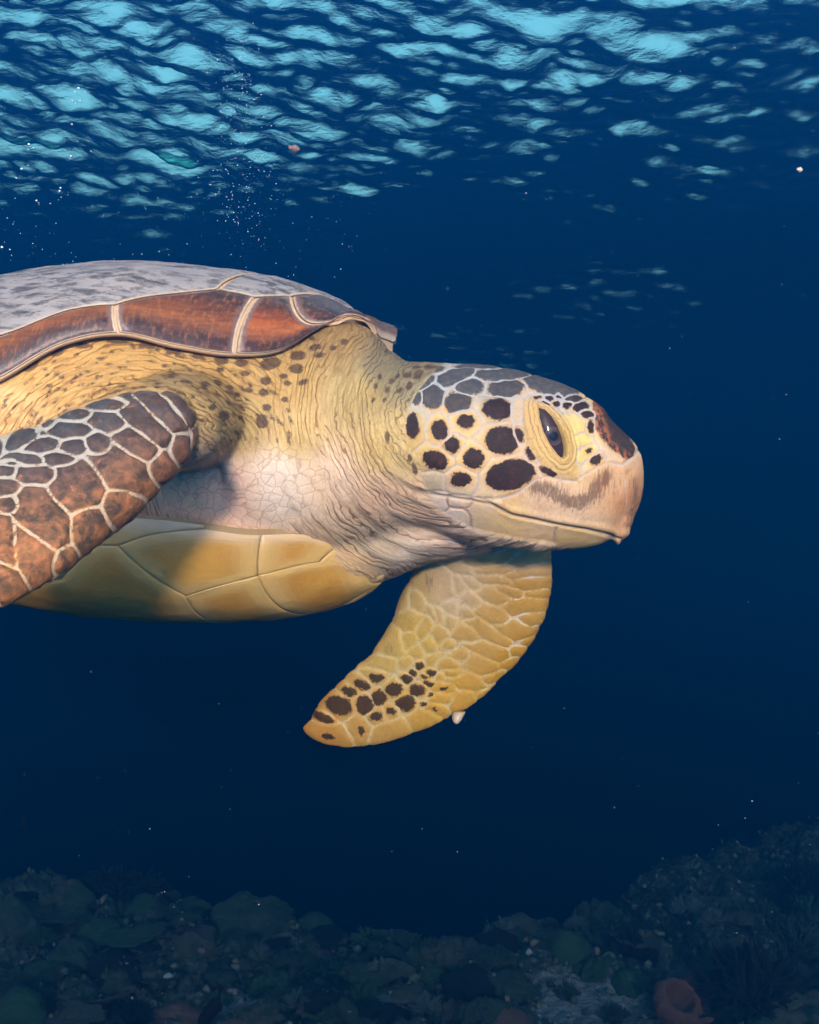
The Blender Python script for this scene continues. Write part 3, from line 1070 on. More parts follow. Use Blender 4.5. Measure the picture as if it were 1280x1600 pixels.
def cells_near():
    return np.array([(64, 695, 24, 12, -10), (111, 673, 31, 12, 0), (122, 648, 22, 8, -5), (166, 657, 30, 16, 18), (115, 699, 18, 13, 0), (153, 692, 19, 17, 25), (38, 718, 26, 9, 3), (92, 717, 24, 9, 5),
                     (52, 741, 31, 13, 0), (10, 737, 15, 10, 0), (8, 760, 20, 12, 0), (75, 662, 9, 5, -35), (66, 676, 7, 5, 0), (20, 724, 12, 6, 0), (128, 760, 37, 36, 20),
                     (167, 633, 30, 8, -3), (228, 663, 48, 19, 38), (212, 692, 40, 19, 35), (190, 735, 50, 33, 32), (258, 647, 44, 13, 42), (284, 640, 36, 8, 52), (285, 700, 15, 25, 10),
                     (255, 730, 21, 23, 35), (305, 682, 7, 22, 5), (65, 815, 48, 30, 55), (52, 866, 50, 29, 50), (146, 830, 27, 37, 0), (190, 792, 28, 31, 30), (8, 848, 19, 42, -10), (8, 908, 24, 36, -25),
                     (12, 789, 15, 12, 0), (100, 880, 18, 24, 40), (-40, 760, 26, 15, 0), (-45, 800, 30, 20, 0), (-50, 860, 30, 35, 0), (-40, 940, 30, 30, 0), (-90, 780, 25, 18, 0), (-100, 840, 30, 25, 0),
                     (-110, 910, 30, 35, 0), (-150, 880, 25, 25, 0), (-160, 950, 30, 30, 0), (-210, 960, 25, 25, 0), (-210, 1000, 30, 20, 0), (30, 690, 30, 8, -20), (-20, 705, 30, 9, -15), (-30, 730, 22, 10, 0)], float)


def cells_far():
    raw = [(1085, 140, 95, 26, -14, 0), (900, 150, 110, 25, -6, 0), (1085, 205, 95, 24, -10, 0), (930, 195, 80, 18, -2, 0), (1090, 258, 85, 24, -2, 0), (930, 245, 70, 20, 5, 0),
           (1085, 350, 90, 27, 0, 0), (1125, 300, 55, 18, -6, 0), (985, 285, 60, 20, 22, 0), (915, 305, 60, 28, 18, 0), (1120, 405, 58, 24, -10, 0), (1025, 465, 95, 30, 8, 0), (905, 385, 64, 30, 35, 0),
           (830, 325, 48, 22, 32, 0), (1095, 510, 60, 28, -20, 0), (905, 475, 90, 30, 32, 0), (790, 375, 45, 22, 35, 0), (1040, 550, 60, 28, -18, 0), (920, 548, 98, 30, 18, 0), (800, 470, 58, 28, 25, 0),
           (755, 360, 40, 28, 30, 0), (880, 612, 98, 27, 25, 0), (1000, 605, 50, 25, -25, 0), (780, 560, 55, 24, 28, 0), (735, 425, 35, 25, 40, 0), (815, 690, 98, 28, 16, 0), (930, 660, 55, 20, -25, 0),
           (735, 530, 40, 20, 30, 0), (800, 775, 75, 42, -22, 0), (705, 712, 48, 20, -5, .35), (690, 760, 50, 26, 0, 0), (880, 735, 60, 25, -30, 0), (205, 920, 105, 46, 8, .3), (345, 893, 48, 62, -10, .3),
           (470, 900, 98, 42, -18, 0), (615, 845, 72, 46, -15, 0), (668, 802, 60, 32, 15, .2), (250, 785, 68, 45, 12, .9), (180, 838, 52, 22, 25, .9), (365, 785, 42, 46, 0, .9), (295, 725, 42, 25, 20, .8),
           (350, 695, 46, 26, 20, .8), (412, 665, 46, 26, 10, .7), (425, 750, 38, 40, 0, .9), (490, 715, 46, 38, -10, .75), (545, 672, 33, 26, 0, .85), (540, 775, 52, 44, -10, .8), (590, 720, 38, 32, 0, .9),
           (412, 832, 48, 38, -15, .55), (478, 812, 38, 34, -15, .5), (600, 610, 25, 22, 0, .8), (572, 643, 24, 20, 0, .8), (655, 645, 28, 15, 20, .85), (640, 690, 28, 14, 20, .85), (650, 740, 18, 15, 0, .8),
           (620, 780, 26, 15, 0, .8), (622, 660, 20, 10, 20, .8), (670, 250, 84, 78, 10, 0), (555, 412, 52, 46, 0, 0), (550, 500, 32, 36, 0, 0), (470, 515, 66, 66, 0, 0), (440, 595, 62, 28, 5, 0), (590, 330, 36, 50, -30, 0),
           (515, 320, 52, 60, 0, 0), (625, 440, 24, 44, 25, 0), (645, 520, 30, 30, 0, 0), (590, 550, 28, 28, 0, 0), (655, 590, 30, 24, 0, 0), (690, 480, 28, 42, 20, 0), (705, 605, 40, 20, 15, 0), (540, 600, 34, 24, 0, 0),
           (770, 255, 26, 42, -20, 0), (650, 380, 18, 40, -25, 0), (690, 400, 18, 44, -30, 0), (760, 180, 62, 28, 20, 0), (820, 250, 50, 18, 30, 0), (740, 650, 40, 18, 5, 0), (690, 660, 26, 16, 5, 0)]
    return np.array([(440 + x / 2.783, 820 + y / 2.783, rx / 2.783, ry / 2.783, an, dk) for x, y, rx, ry, an, dk in raw])


def voronoi_cells(p, cells):
    """nearest elliptical cell, distance to the seam (chart units), normalised distance, local radius"""
    n = len(p)
    lo, hi = (cells[:, :2].min(0) - 70), (cells[:, :2].max(0) + 70)
    box = np.all((p > lo) & (p < hi), 1)
    if box.mean() < .9:
        r = voronoi_cells(p[box], cells)
        out = []
        for a, fill in zip(r, (0, 30.0, 9.0, 1.0)):
            q = np.full(n, fill, a.dtype); q[box] = a; out.append(q)
        return out
    d1 = np.full(n, 1e9); d2 = np.full(n, 1e9); r1 = np.ones(n); r2 = np.ones(n); idx = np.zeros(n, int)
    for k, c in enumerate(cells):
        a = math.radians(c[4]); ca, sa = math.cos(a), math.sin(a)
        dx, dy = p[:, 0] - c[0], p[:, 1] - c[1]
        u = (dx * ca + dy * sa) / c[2]; v = (-dx * sa + dy * ca) / c[3]
        d = np.sqrt(u * u + v * v) + 1e-6
        r = np.hypot(dx, dy) + 1e-6
        b = d < d1
        b2 = (~b) & (d < d2)
        d2 = np.where(b, d1, np.where(b2, d, d2)); r2 = np.where(b, r1, np.where(b2, r, r2))
        d1 = np.where(b, d, d1); r1 = np.where(b, r, r1); idx = np.where(b, k, idx)
    e = (d2 - d1) / (d1 / r1 + d2 / r2)
    return idx, e, d1, r1 / d1


def rbf(p, ctrl, sig=70.0):
    out = np.zeros((len(p), 3)); ws = np.zeros(len(p))
    for x, y, c in ctrl:
        w = 1.0 / (((p[:, 0] - x) ** 2 + (p[:, 1] - y) ** 2) / sig ** 2 + 0.08) ** 2
        out += w[:, None] * srgb(c); ws += w
    return out / ws[:, None]


def sdist(p, poly):
    """signed distance to polygon, positive inside"""
    q = np.asarray(poly, float)
    box = np.all((p > q.min(0) - 60) & (p < q.max(0) + 60), 1)
    out = np.full(len(p), -60.0)
    d, i = poly_dist(p[box], poly)
    out[box] = np.where(i, d, -d)
    return out


HEAD_EDGE = [(700, 560), (684, 574), (652, 610), (636, 641), (631, 671), (640, 700), (654, 712), (660, 750), (668, 774), (690, 800), (735, 826), (790, 840), (850, 848), (905, 862), (950, 862), (1040, 860), (1040, 540)]


def skin_spots():
    a = [(100, 385, 28, 10, -30), (183, 345, 24, 9, -20), (260, 322, 25, 9, -5), (370, 308, 42, 9, 2), (462, 321, 30, 9, 8), (543, 338, 27, 9, 15), (620, 356, 25, 9, 15), (692, 367, 24, 13, 5), (754, 374, 20, 11, 0),
         (845, 377, 35, 20, -10), (930, 351, 24, 15, 0), (927, 393, 22, 16, -10), (985, 327, 18, 10, -10), (832, 430, 18, 12, 0), (765, 406, 16, 9, 0), (825, 466, 16, 12, 0), (888, 418, 13, 9, 0), (778, 458, 14, 8, 0),
         (818, 556, 20, 22, 0), (698, 540, 18, 16, 0), (752, 545, 10, 8, 0), (834, 512, 14, 11, 0), (665, 512, 11, 8, 0), (738, 477, 11, 8, 0), (680, 437, 14, 8, 20), (900, 440, 12, 8, 0), (948, 436, 16, 9, -20),
         (890, 490, 12, 8, 0), (686, 396, 15, 7, 0), (640, 448, 12, 7, 30), (716, 452, 12, 7, 10), (1000, 350, 16, 8, -10), (1040, 330, 12, 7, 0), (1075, 310, 12, 8, 0), (975, 300, 10, 6, 0)]
    out = [(x / 2, 380 + y / 2, rx / 2, ry / 2, an) for x, y, rx, ry, an in a]
    b = [(205, 125, 18, 12, 0), (250, 120, 25, 14, -30), (140, 150, 14, 10, -20), (172, 186, 9, 15, 30), (212, 168, 13, 18, 30), (120, 185, 9, 12, 30), (300, 90, 30, 8, 0), (245, 90, 20, 7, 0), (160, 130, 14, 9, -30),
         (90, 130, 9, 12, 20), (110, 225, 7, 11, 20), (70, 170, 8, 12, 20), (215, 470, 9, 22, 0), (235, 515, 10, 25, -10), (120, 380, 10, 25, 0), (60, 230, 7, 12, 10)]
    out += [(560 + x / 2.667, 540 + y / 2.667, rx / 2.667, ry / 2.667, an) for x, y, rx, ry, an in b]
    g = np.random.default_rng(11)
    for k in range(230):
        # rows of small dashes sweeping over the shoulder
        th = R(g.uniform(188, 352)); r = g.uniform(105, 215)
        x = 225 + r * math.cos(th) * 1.25; y = 735 + r * math.sin(th) * .95
        if y > 690 or x < 5: continue
        an = math.degrees(math.atan2(math.cos(th) * .95, -math.sin(th) * 1.25))
        L = g.uniform(2.5, 7.5)
        out.append((x, y, L, g.uniform(1.3, 2.6), an))
    return np.array(out)


def finish_body():
    me, nn, fn = build_body()
    v = get_co(me); e = get_edges(me)
    v = laplace(v, e, 0.5, 5)
    D = v[:, 1] + 1
    p = to_px(v)
    # soften where limbs and neck join the trunk
    j = np.zeros(len(v))
    def near(c, r):
        return np.exp(-np.sum((v - c) ** 2, 1) / r ** 2)
    j = np.maximum(j, near(W3(330, 640, .85), .055)); j = np.maximum(j, near(W3(215, 600, .80), .035)); j = np.maximum(j, near(W3(340, 760, .85), .05))
    j = np.maximum(j, near(W3(500, 700, .9), .12) * (v[:, 0] < -.005)); j = np.maximum(j, near(W3(590, 850, .98), .05)); j = np.maximum(j, near(W3(720, 860, 1.06), .045))
    j = np.maximum(j, near(W3(640, 890, 1.06), .04)); j = np.maximum(j, near(W3(540, 530, .94), .05))
    j *= 1 - (sdist(p, NF) > -4) * (D < .74)
    v = laplace(v, e, 0.6 * np.clip(j * 1.4, 0, 1), 55)
    me.vertices.foreach_set('co', v.astype(np.float32).ravel()); me.update()
    # finer mesh on the near side of the head
    bm = bmesh.new(); bm.from_mesh(me)
    es = [ed for ed in bm.edges if (lambda a: a.x > -0.004 and a.y < -0.002 and a.z > -0.045)(ed.verts[0].co) and (lambda a: a.x > -0.004 and a.y < -0.002 and a.z > -0.045)(ed.verts[1].co)]
    bmesh.ops.subdivide_edges(bm, edges=es, cuts=1, use_grid_fill=True)
    bmesh.ops.triangulate(bm, faces=[f for f in bm.faces if len(f.verts) > 4])
    bm.to_mesh(me); bm.free()
    v = get_co(me); e = get_edges(me)
    v = laplace(v, e, 0.5 * (v[:, 0] > -0.004), 3)
    me.vertices.foreach_set('co', v.astype(np.float32).ravel()); me.update()
    nr = get_nrm(me)
    n = len(v)
    D = v[:, 1] + 1
    y0 = head_y0(v[:, 0])
    vm = v.copy(); vm[:, 1] = np.where(v[:, 0] > -.03, y0 - np.abs(v[:, 1] - y0), v[:, 1])
    ph = to_px(vm)                                # head chart, mirrored to the far side
    p = to_px(v)
    # ---- masks
    nf_d = sdist(p, NF)
    nfm = smoothstep(-5, 2, nf_d) * (D < nf_D(p[:, 0], p[:, 1]) + .040)
    nfm = nfm * smoothstep(606, 618, p[:, 1] + 0.02 * (p[:, 0] - 250))
    ff_d = sdist(p, FF)
    ffm = smoothstep(-8, 0, ff_d) * smoothstep(1.035, 1.055, D) * smoothstep(862, 884, p[:, 1] + .12 * (p[:, 0] - 700) * (p[:, 0] > 700))
    hd = sdist(ph, HEAD_EDGE)
    hm = smoothstep(-3, 5, hd) * (v[:, 0] > -.02) * (ffm < .5) * (D < 1.02 + .07 * (v[:, 2] > -.015))
    hm *= 1 - ffm
    # ---- head pattern
    wob = np.stack([fbm(v * 160, 2, 31), fbm(v * 160, 2, 47)], 1) * 1.6
    hc = cells_head()
    ih, eh, dh, rh = voronoi_cells(ph + wob, hc)
    dk = hc[ih, 5]; sl = hc[ih, 6]
    spot_h = np.where(dk > 0, (dk - dh) * rh, -30)
    beak = sdist(ph, BEAK)
    eye_d = sdist(ph, EYE); lid_d = sdist(ph, LIDS)
    inlid = smoothstep(-3, 3, lid_d)
    front_lid = inlid
    bk = smoothstep(-2.0, 2.0, beak)
    eh = np.where(beak > -4, np.minimum(np.abs(beak), 40), eh)
    spot_h = np.where(beak > 0, -30, spot_h)
    # snout seam
    sn = line_dist(ph, [c1(1052, 500), c1(1110, 560), c1(1118, 660), c1(1085, 780)])
    eh = np.where(beak > 0, np.minimum(eh, sn + 1.5), eh)
    eh = np.where(lid_d > -1, 30, eh); spot_h = np.where(lid_d > 0, -30, spot_h)
    mouth_d = line_dist(ph, MOUTH)
    below = ph[:, 1] - np.interp(ph[:, 0], [q[0] for q in MOUTH], [q[1] for q in MOUTH])
    # ---- flippers
    nc = cells_near()
    wob2 = np.stack([fbm(v * 90, 2, 5), fbm(v * 90, 2, 9)], 1) * 2.2
    inn, en, dn, rn = voronoi_cells(p + wob2, nc)
    fc = cells_far()
    iff, ef, df, rf = voronoi_cells(p + wob, fc)
    spot_f = np.where(fc[iff, 5] > 0, (fc[iff, 5] - df) * rf, -30)
    # ---- displacement
    h = np.zeros(n)
    h += hm * (-.00055 * np.exp(-(eh / 2.2) ** 2) + .0007 * (1 - np.exp(-np.maximum(eh, 0) / 8)))
    h += hm * (-.0012 * np.exp(-(mouth_d / 2.2) ** 2) + .0016 * np.exp(-((below + 8) / 6) ** 2) * (ph[:, 0] > 770))
    h += hm * (-.0008 * smoothstep(1, 14, below) * smoothstep(60, 30, below) * smoothstep(740, 800, ph[:, 0]))
    h += hm * .0022 * smoothstep(-10, 16, lid_d)
    h += hm * np.where(eye_d < 0, .0022 * np.exp(-((-eye_d - 5) / 4.0) ** 2) + .0010 * np.exp(-((-eye_d - 14) / 3.5) ** 2) + .0006 * np.exp(-((-eye_d - 22) / 3) ** 2), 0)
    h += hm * np.where(eye_d > -1.5, -.012 * smoothstep(-1.5, 3.5, eye_d), 0)
    brow = line_dist(ph, [(818, 605), (850, 612), (900, 620), (935, 645)])
    h += hm * .0030 * np.exp(-(brow / 14) ** 2)
    h += hm * -.0022 * np.exp(-(line_dist(ph, [(925, 672), (922, 712)]) / 14) ** 2)
    nos = np.hypot(ph[:, 0] - c1(1130, 528)[0], (ph[:, 1] - c1(1130, 532)[1]) * .7)
    h += hm * -.0018 * np.exp(-(nos / 5.0) ** 2)
    h += nfm * (-.0010 * np.exp(-(en / 2.6) ** 2) + .0014 * (1 - np.exp(-np.maximum(en, 0) / 9)))
    h += ffm * (-.0007 * np.exp(-(ef / 1.8) ** 2) + .0008 * (1 - np.exp(-np.maximum(ef, 0) / 6)))
    skin = np.clip(1 - hm - nfm - ffm, 0, 1)
    # folds of the neck and shoulder
    rn_ = np.hypot(p[:, 0] - 705, (p[:, 1] - 650)); tn = np.arctan2(p[:, 1] - 650, 705 - p[:, 0])
    rs_ = np.hypot((p[:, 0] - 225) / 1.25, (p[:, 1] - 735) / .95); ts = np.arctan2((p[:, 0] - 225) / 1.25, (735 - p[:, 1]) / .95)
    m_sh = smoothstep(470, 395, p[:, 0] + .25 * (p[:, 1] - 600)) * smoothstep(735, 680, p[:, 1])
    m_th = np.clip(1.25 - np.hypot((p[:, 0] - 385) / 120, (p[:, 1] - 755) / 70), 0, 1); m_th = smoothstep(0, .35, m_th)
    pn = np.stack([rn_ / 8.0, tn * 150 / 46, v[:, 1] / .02], 1)
    ps = np.stack([rs_ / 7.8, ts * 170 / 46, v[:, 1] / .03], 1)
    fold_n = fbm(np.stack([rn_ / 16, tn * 150 / 70, v[:, 1] / .05], 1), 2, 61)
    fold_s = fbm(np.stack([rs_ / 13, ts * 170 / 90, v[:, 1] / .06], 1), 2, 71)
    h += skin * (.0008 * (1 - np.abs(fold_n) * 1.6) * (1 - m_sh) * (1 - .7 * m_th) + .0007 * (1 - np.abs(fold_s) * 1.6) * m_sh)
    gath = skin * (1 - m_sh) * smoothstep(640, 760, p[:, 1]) * smoothstep(380, 470, p[:, 0])
    big = fbm(np.stack([rn_ / 27, tn * 150 / 130, v[:, 1] / .09], 1), 2, 77)
    h += gath * .0016 * (0.6 - np.abs(big) * 1.5)
    h += .0004 * fbm(v * 60, 3, 3)
    v2 = v + nr * h[:, None]
    me.vertices.foreach_set('co', v2.astype(np.float32).ravel()); me.update()
    # ---- colours
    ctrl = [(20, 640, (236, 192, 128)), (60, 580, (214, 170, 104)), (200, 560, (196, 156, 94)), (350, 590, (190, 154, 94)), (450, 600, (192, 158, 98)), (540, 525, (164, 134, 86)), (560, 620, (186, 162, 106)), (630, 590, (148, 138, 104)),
            (600, 570, (140, 128, 96)), (600, 700, (210, 180, 118)), (460, 680, (216, 184, 122)), (380, 665, (188, 160, 104)), (435, 745, (250, 226, 196)), (520, 750, (242, 210, 172)), (350, 760, (236, 196, 166)), (300, 795, (230, 186, 150)),  # near-white throat point: pinkish skin with part of a highlight painted in
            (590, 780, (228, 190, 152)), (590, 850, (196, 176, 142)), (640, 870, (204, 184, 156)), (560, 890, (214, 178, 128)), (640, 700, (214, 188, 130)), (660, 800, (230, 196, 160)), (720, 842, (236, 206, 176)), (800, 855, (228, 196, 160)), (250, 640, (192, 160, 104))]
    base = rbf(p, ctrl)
    hctrl = [(650, 620, (196, 186, 156)), (700, 640, (222, 192, 132)), (720, 720, (230, 196, 136)), (760, 775, (220, 190, 148)), (690, 600, (170, 168, 156)), (760, 590, (168, 164, 150)), (900, 805, (230, 196, 156)), (960, 760, (216, 172, 126)),
             (800, 812, (228, 190, 132)), (900, 838, (216, 180, 120)), (690, 790, (236, 212, 188)), (850, 780, (224, 190, 150)), (985, 780, (190, 140, 100)), (910, 690, (228, 202, 126)), (840, 620, (196, 172, 140)), (650, 700, (206, 176, 116)), (680, 755, (196, 176, 140)), (960, 690, (214, 186, 150))]
    hb = rbf(ph, hctrl, 50)
    lidc = srgb((214, 176, 112))
    hb = hb + (inlid * .85)[:, None] * (lidc - hb)
    base = base + hm[:, None] * (hb - base)
    nb = rbf(p, [(100, 700, (150, 140, 124)), (100, 860, (214, 176, 116)), (200, 800, (206, 166, 110)), (290, 690, (176, 140, 104)), (0, 940, (222, 180, 110))], 60)
    base = base + nfm[:, None] * (nb - base)
    fb = rbf(p, [(700, 920, (200, 176, 138)), (830, 920, (188, 148, 76)), (830, 880, (200, 170, 124)), (760, 1000, (196, 160, 94)), (800, 1030, (188, 144, 62)), (640, 990, (206, 174, 96)), (610, 1000, (204, 176, 108)), (560, 1130, (196, 156, 88)), (700, 1090, (200, 158, 76)), (500, 1150, (190, 142, 74)), (640, 930, (198, 172, 116))], 45)
    base = base + ffm[:, None] * (fb - base)
    seamc = np.tile(srgb((216, 190, 150)), (n, 1))
    up = smoothstep(700, 600, ph[:, 1])[:, None]
    seamc = seamc + hm[:, None] * (srgb((206, 182, 156)) + up * (srgb((178, 176, 168)) - srgb((206, 182, 156))) - seamc)
    lowh = (smoothstep(-2, 4, below) * smoothstep(1000, 960, ph[:, 0]) * hm)[:, None]
    seamc = seamc + lowh * (srgb((196, 160, 130)) - seamc)
    nt = smoothstep(840, 660, p[:, 1] + .35 * (p[:, 0] - 120))[:, None]
    seamc = seamc + nfm[:, None] * (srgb((224, 190, 152)) + nt * (srgb((186, 180, 158)) - srgb((224, 190, 152))) - seamc)
    ft = (smoothstep(760, 820, p[:, 0]) * smoothstep(1060, 940, p[:, 1]))[:, None]
    seamc = seamc + ffm[:, None] * (srgb((206, 180, 122)) + ft * (srgb((222, 196, 168)) - srgb((206, 180, 122))) - seamc)
    darkc = np.tile(srgb((66, 50, 42)), (n, 1))
    hdk = srgb((34, 24, 23)) + sl[:, None] * (srgb((74, 75, 73)) - srgb((34, 24, 23)))
    darkc = darkc + hm[:, None] * (hdk - darkc)
    big = np.clip(1.0 - (hc[ih, 3] < 0) * 1.0, 0, 1)
    ndk = srgb((142, 98, 70)) + nt * (srgb((62, 64, 64)) - srgb((142, 98, 70)))
    darkc = darkc + nfm[:, None] * (ndk - darkc)
    darkc = darkc + ffm[:, None] * (srgb((44, 29, 16)) - darkc)
    # rust on the plate before the eye
    rust = hm * (ih == 21) * smoothstep(14, 3, line_dist(ph, [c1(955, 245), c1(1000, 320), c1(1040, 420), c1(1110, 470)]))
    # ---- spots
    sp = np.full(n, -30.0)
    sel = np.where((skin > .02) & (v[:, 1] < .06))[0]
    q = p[sel] + wob[sel] * .6
    ss_ = np.full(len(sel), -30.0)
    for x, y, rx, ry, an in skin_spots():
        a = math.radians(an); ca, sa = math.cos(a), math.sin(a)
        dx, dy = q[:, 0] - x, q[:, 1] - y
        near_ = (np.abs(dx) < 40) & (np.abs(dy) < 40)
        if not near_.any(): continue
        u = (dx[near_] * ca + dy[near_] * sa) / rx; w = (-dx[near_] * sa + dy[near_] * ca) / ry
        dd = (1 - np.sqrt(u * u + w * w)) * min(rx, ry)
        ss_[near_] = np.maximum(ss_[near_], dd)
    sp[sel] = ss_
    sp = np.where(hm > .5, spot_h, np.where(nfm > .5, en - 2.6, np.where(ffm > .5, spot_f, sp)))
    seam = np.where(hm > .5, eh, np.where(nfm > .5, en, np.where(ffm > .5, ef, 30)))
    cell = np.clip(hm + nfm + ffm, 0, 1)
    def rich(c, k=1.08):
        l = (c @ np.array([.3, .55, .15]))[:, None]
        return np.clip(l + k * (c - l), .004, 1)
    base, seamc, darkc = rich(base), rich(seamc, 1.0), rich(darkc, 1.2)
    def put4(name, c, a=None):
        attr(me, name, np.concatenate([c, (np.ones(n) if a is None else a)[:, None]], 1))
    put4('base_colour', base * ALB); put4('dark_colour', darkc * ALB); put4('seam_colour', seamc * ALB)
    attr(me, 'seam', seam); attr(me, 'spot', sp); attr(me, 'cell', cell)
    # smudge on the beak: how far down from its upper border
    sm = line_dist(ph, [c1(735, 590), c1(790, 600), c1(860, 640), c1(920, 655), c1(975, 620), c1(1030, 545)])
    sm2 = line_dist(ph, [c1(1145, 560), c1(1150, 640), c1(1125, 740)])
    sm3 = line_dist(ph, [c1(1050, 530), c1(1060, 600)])
    blot = np.zeros(n)
    for x, y, r_, a_ in ((440 + 640 / 2.783, 820 + 250 / 2.783, 13, .75), (440 + 668 / 2.783, 820 + 225 / 2.783, 10, .5), (440 + 555 / 2.783, 820 + 412 / 2.783, 11, .45), (440 + 470 / 2.783, 820 + 530 / 2.783, 13, .5), (440 + 490 / 2.783, 820 + 480 / 2.783, 9, .4)):
        blot = np.maximum(blot, a_ * np.exp(-((p[:, 0] - x) ** 2 + (p[:, 1] - y) ** 2) / r_ ** 2))
    attr(me, 'smudge', ffm * blot + hm * bk * np.maximum(np.exp(-(sm / 15) ** 2), np.maximum(.75 * np.exp(-(sm2 / 9) ** 2), .5 * np.exp(-(sm3 / 12) ** 2))))
    attr(me, 'masks', np.stack([m_sh, m_th, skin], 1))
    attr(me, 'co_neck', pn); attr(me, 'co_shoulder', ps)
    attr(me, 'limb', np.stack([nfm, ffm, hm], 1))
    attr(me, 'lids', np.stack([-eye_d, inlid * hm, rust], 1))
    attr(me, 'beak', hm * bk * (1 - inlid))
    attr(me, 'mouth', hm * np.exp(-(mouth_d / 1.7) ** 2))
    return me


def mat_skin():
    m = NT('turtle_skin')
    co = m.n('ShaderNodeTexCoord').outputs['Object']
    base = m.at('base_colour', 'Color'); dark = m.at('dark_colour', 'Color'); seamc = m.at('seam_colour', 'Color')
    seam = m.at('seam'); spot = m.at('spot'); cell = m.at('cell'); smudge = m.at('smudge'); mouth = m.at('mouth')
    def sep(name):
        nd = m.n('ShaderNodeSeparateXYZ'); m.set(nd.inputs[0], m.at(name, 'Vector')); return nd.outputs
    msh, mth, skin = sep('masks'); nfm, ffm, hm = sep('limb'); eyed, inlid, rust = sep('lids')
    fine = m.noise(co, 480, 4, 0.65); mid = m.noise(co, 230, 4, 0.6); broad = m.noise(co, 40, 3, 0.55)
    def mul(a, b): return m.math('MULTIPLY', a, b)
    def sub(a, b): return m.math('SUBTRACT', a, b)
    # --- wrinkled skin
    def creases(vec, w0, w1):
        d = m.voro(m.vadd(vec, m.vscale(m.n('ShaderNodeTexNoise', {'Scale': 60.0, 'Detail': 2.0, 'Vector': co}).outputs['Color'], (.5, .5, .5))), 1.0)
        return d, m.ss(d, w1, w0)
    dn, ln = creases(m.at('co_neck', 'Vector'), .03, .17)
    ds, ls = creases(m.at('co_shoulder', 'Vector'), .03, .17)
    dth = m.voro(m.vadd(co, m.vscale(m.n('ShaderNodeTexNoise', {'Scale': 45.0, 'Detail': 2.0, 'Vector': co}).outputs['Color'], (.008, .008, .008))), 118.0)
    lth = mul(m.ss(dth, .070, .015), .42)
    fine2 = m.voro(m.vadd(m.vscale(m.at('co_neck', 'Vector'), (2.1, 1.7, 2.0)), m.vscale(m.n('ShaderNodeTexNoise', {'Scale': 90.0, 'Detail': 2.0, 'Vector': co}).outputs['Color'], (1.2, 1.2, 1.2))), 1.0)
    fl2 = mul(m.ss(fine2, .12, .02), .28)
    def arcs(name, k):
        c_ = m.at(name, 'Vector')
        sx = m.n('ShaderNodeSeparateXYZ'); m.set(sx.inputs[0], c_)
        w1 = m.noise(m.vscale(c_, (.10, .42, .25)), 1.0, 4, .6)
        w2 = m.noise(m.vscale(c_, (.45, .30, .5)), 1.0, 2, .5)
        f_ = m.math('ADD', mul(sx.outputs[0], k), m.math('ADD', mul(w1, 7.0), mul(w2, 2.2)))
        tri = mul(m.math('ABSOLUTE', sub(m.math('FRACT', f_), .5)), 2.0)
        br = m.ss(m.noise(m.vscale(c_, (.5, .22, .4)), 1.0, 3, .6), .40, .56)
        return mul(m.ss(tri, .66, .95), br), sub(1.0, mul(m.ss(tri, .45, 1.0), br))
    an, hn = arcs('co_neck', .95)
    as_, hs_ = arcs('co_shoulder', .95)
    vary = m.math('ADD', .35, mul(m.ss(m.noise(co, 26, 3), .36, .60), .75))
    ln = m.math('MAXIMUM', m.math('MAXIMUM', mul(mul(ln, vary), .42), fl2), an); ls = m.math('MAXIMUM', mul(mul(ls, vary), .45), as_)
    inv_sh = sub(1.0, msh); inv_th = sub(1.0, mth)
    line = m.math('ADD', mul(ls, msh), mul(inv_sh, m.math('ADD', mul(lth, mth), mul(ln, inv_th))))
    hgt = m.math('ADD', mul(m.math('ADD', mul(hs_, .75), mul(m.ss(ds, 0, .35), .25)), msh), mul(inv_sh, m.math('ADD', mul(m.ss(dth, 0, .3), mul(mth, .25)), mul(m.math('ADD', mul(hn, .75), mul(m.ss(dn, 0, .35), .25)), inv_th))))
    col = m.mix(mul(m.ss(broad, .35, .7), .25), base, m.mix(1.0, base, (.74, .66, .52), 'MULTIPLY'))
    col = m.mix(mul(m.ss(mid, .35, .7), .22), col, m.mix(1.0, col, (1.25, 1.22, 1.2), 'MULTIPLY'))
    crc = m.mix(1.0, base, (.38, .26, .18), 'MULTIPLY')
    col = m.mix(mul(mul(line, skin), .9), col, crc)
    col = m.mix(mul(mul(m.ss(hgt, .55, 1.0), skin), .22), col, m.mix(1.0, col, (1.28, 1.26, 1.22), 'MULTIPLY'))
    col = m.mix(mul(ffm, m.ss(m.math('ADD', seam, mul(sub(mid, .5), 4.0)), 1.5, 6.0)), col, m.mix(.55, col, m.mix(1.0, col, (.80, .68, .42), 'MULTIPLY')))
    halo = m.ss(m.math('ADD', spot, mul(sub(mid, .5), 12.0)), -9.0, 0.0)
    col = m.mix(mul(mul(halo, hm), .60), col, m.mix(1.0, base, (.80, .62, .38), 'MULTIPLY'))
    # --- dark spots and plates
    amp = m.math('ADD', mul(hm, 17.0), m.math('ADD', mul(ffm, 17.0), m.math('ADD', mul(skin, 7.0), mul(nfm, 5.0))))
    streak = m.noise(m.vscale(co, (420, 420, 420)), 1.0, 5, 0.75)
    sp = m.math('ADD', spot, mul(sub(streak, .5), amp))
    soft = m.ss(sp, -1.6, 1.3)
    mott = m.mix(m.ss(m.noise(co, 85, 5, .65, .8), .40, .62), dark, m.mix(nfm, dark, (.035, .024, .02)))
    mott = m.mix(mul(nfm, m.ss(m.noise(m.vscale(co, (1, 1, 1)), 60, 4, .6, 1.2), .55, .72)), mott, m.mix(.5, dark, alb((176, 120, 80))))
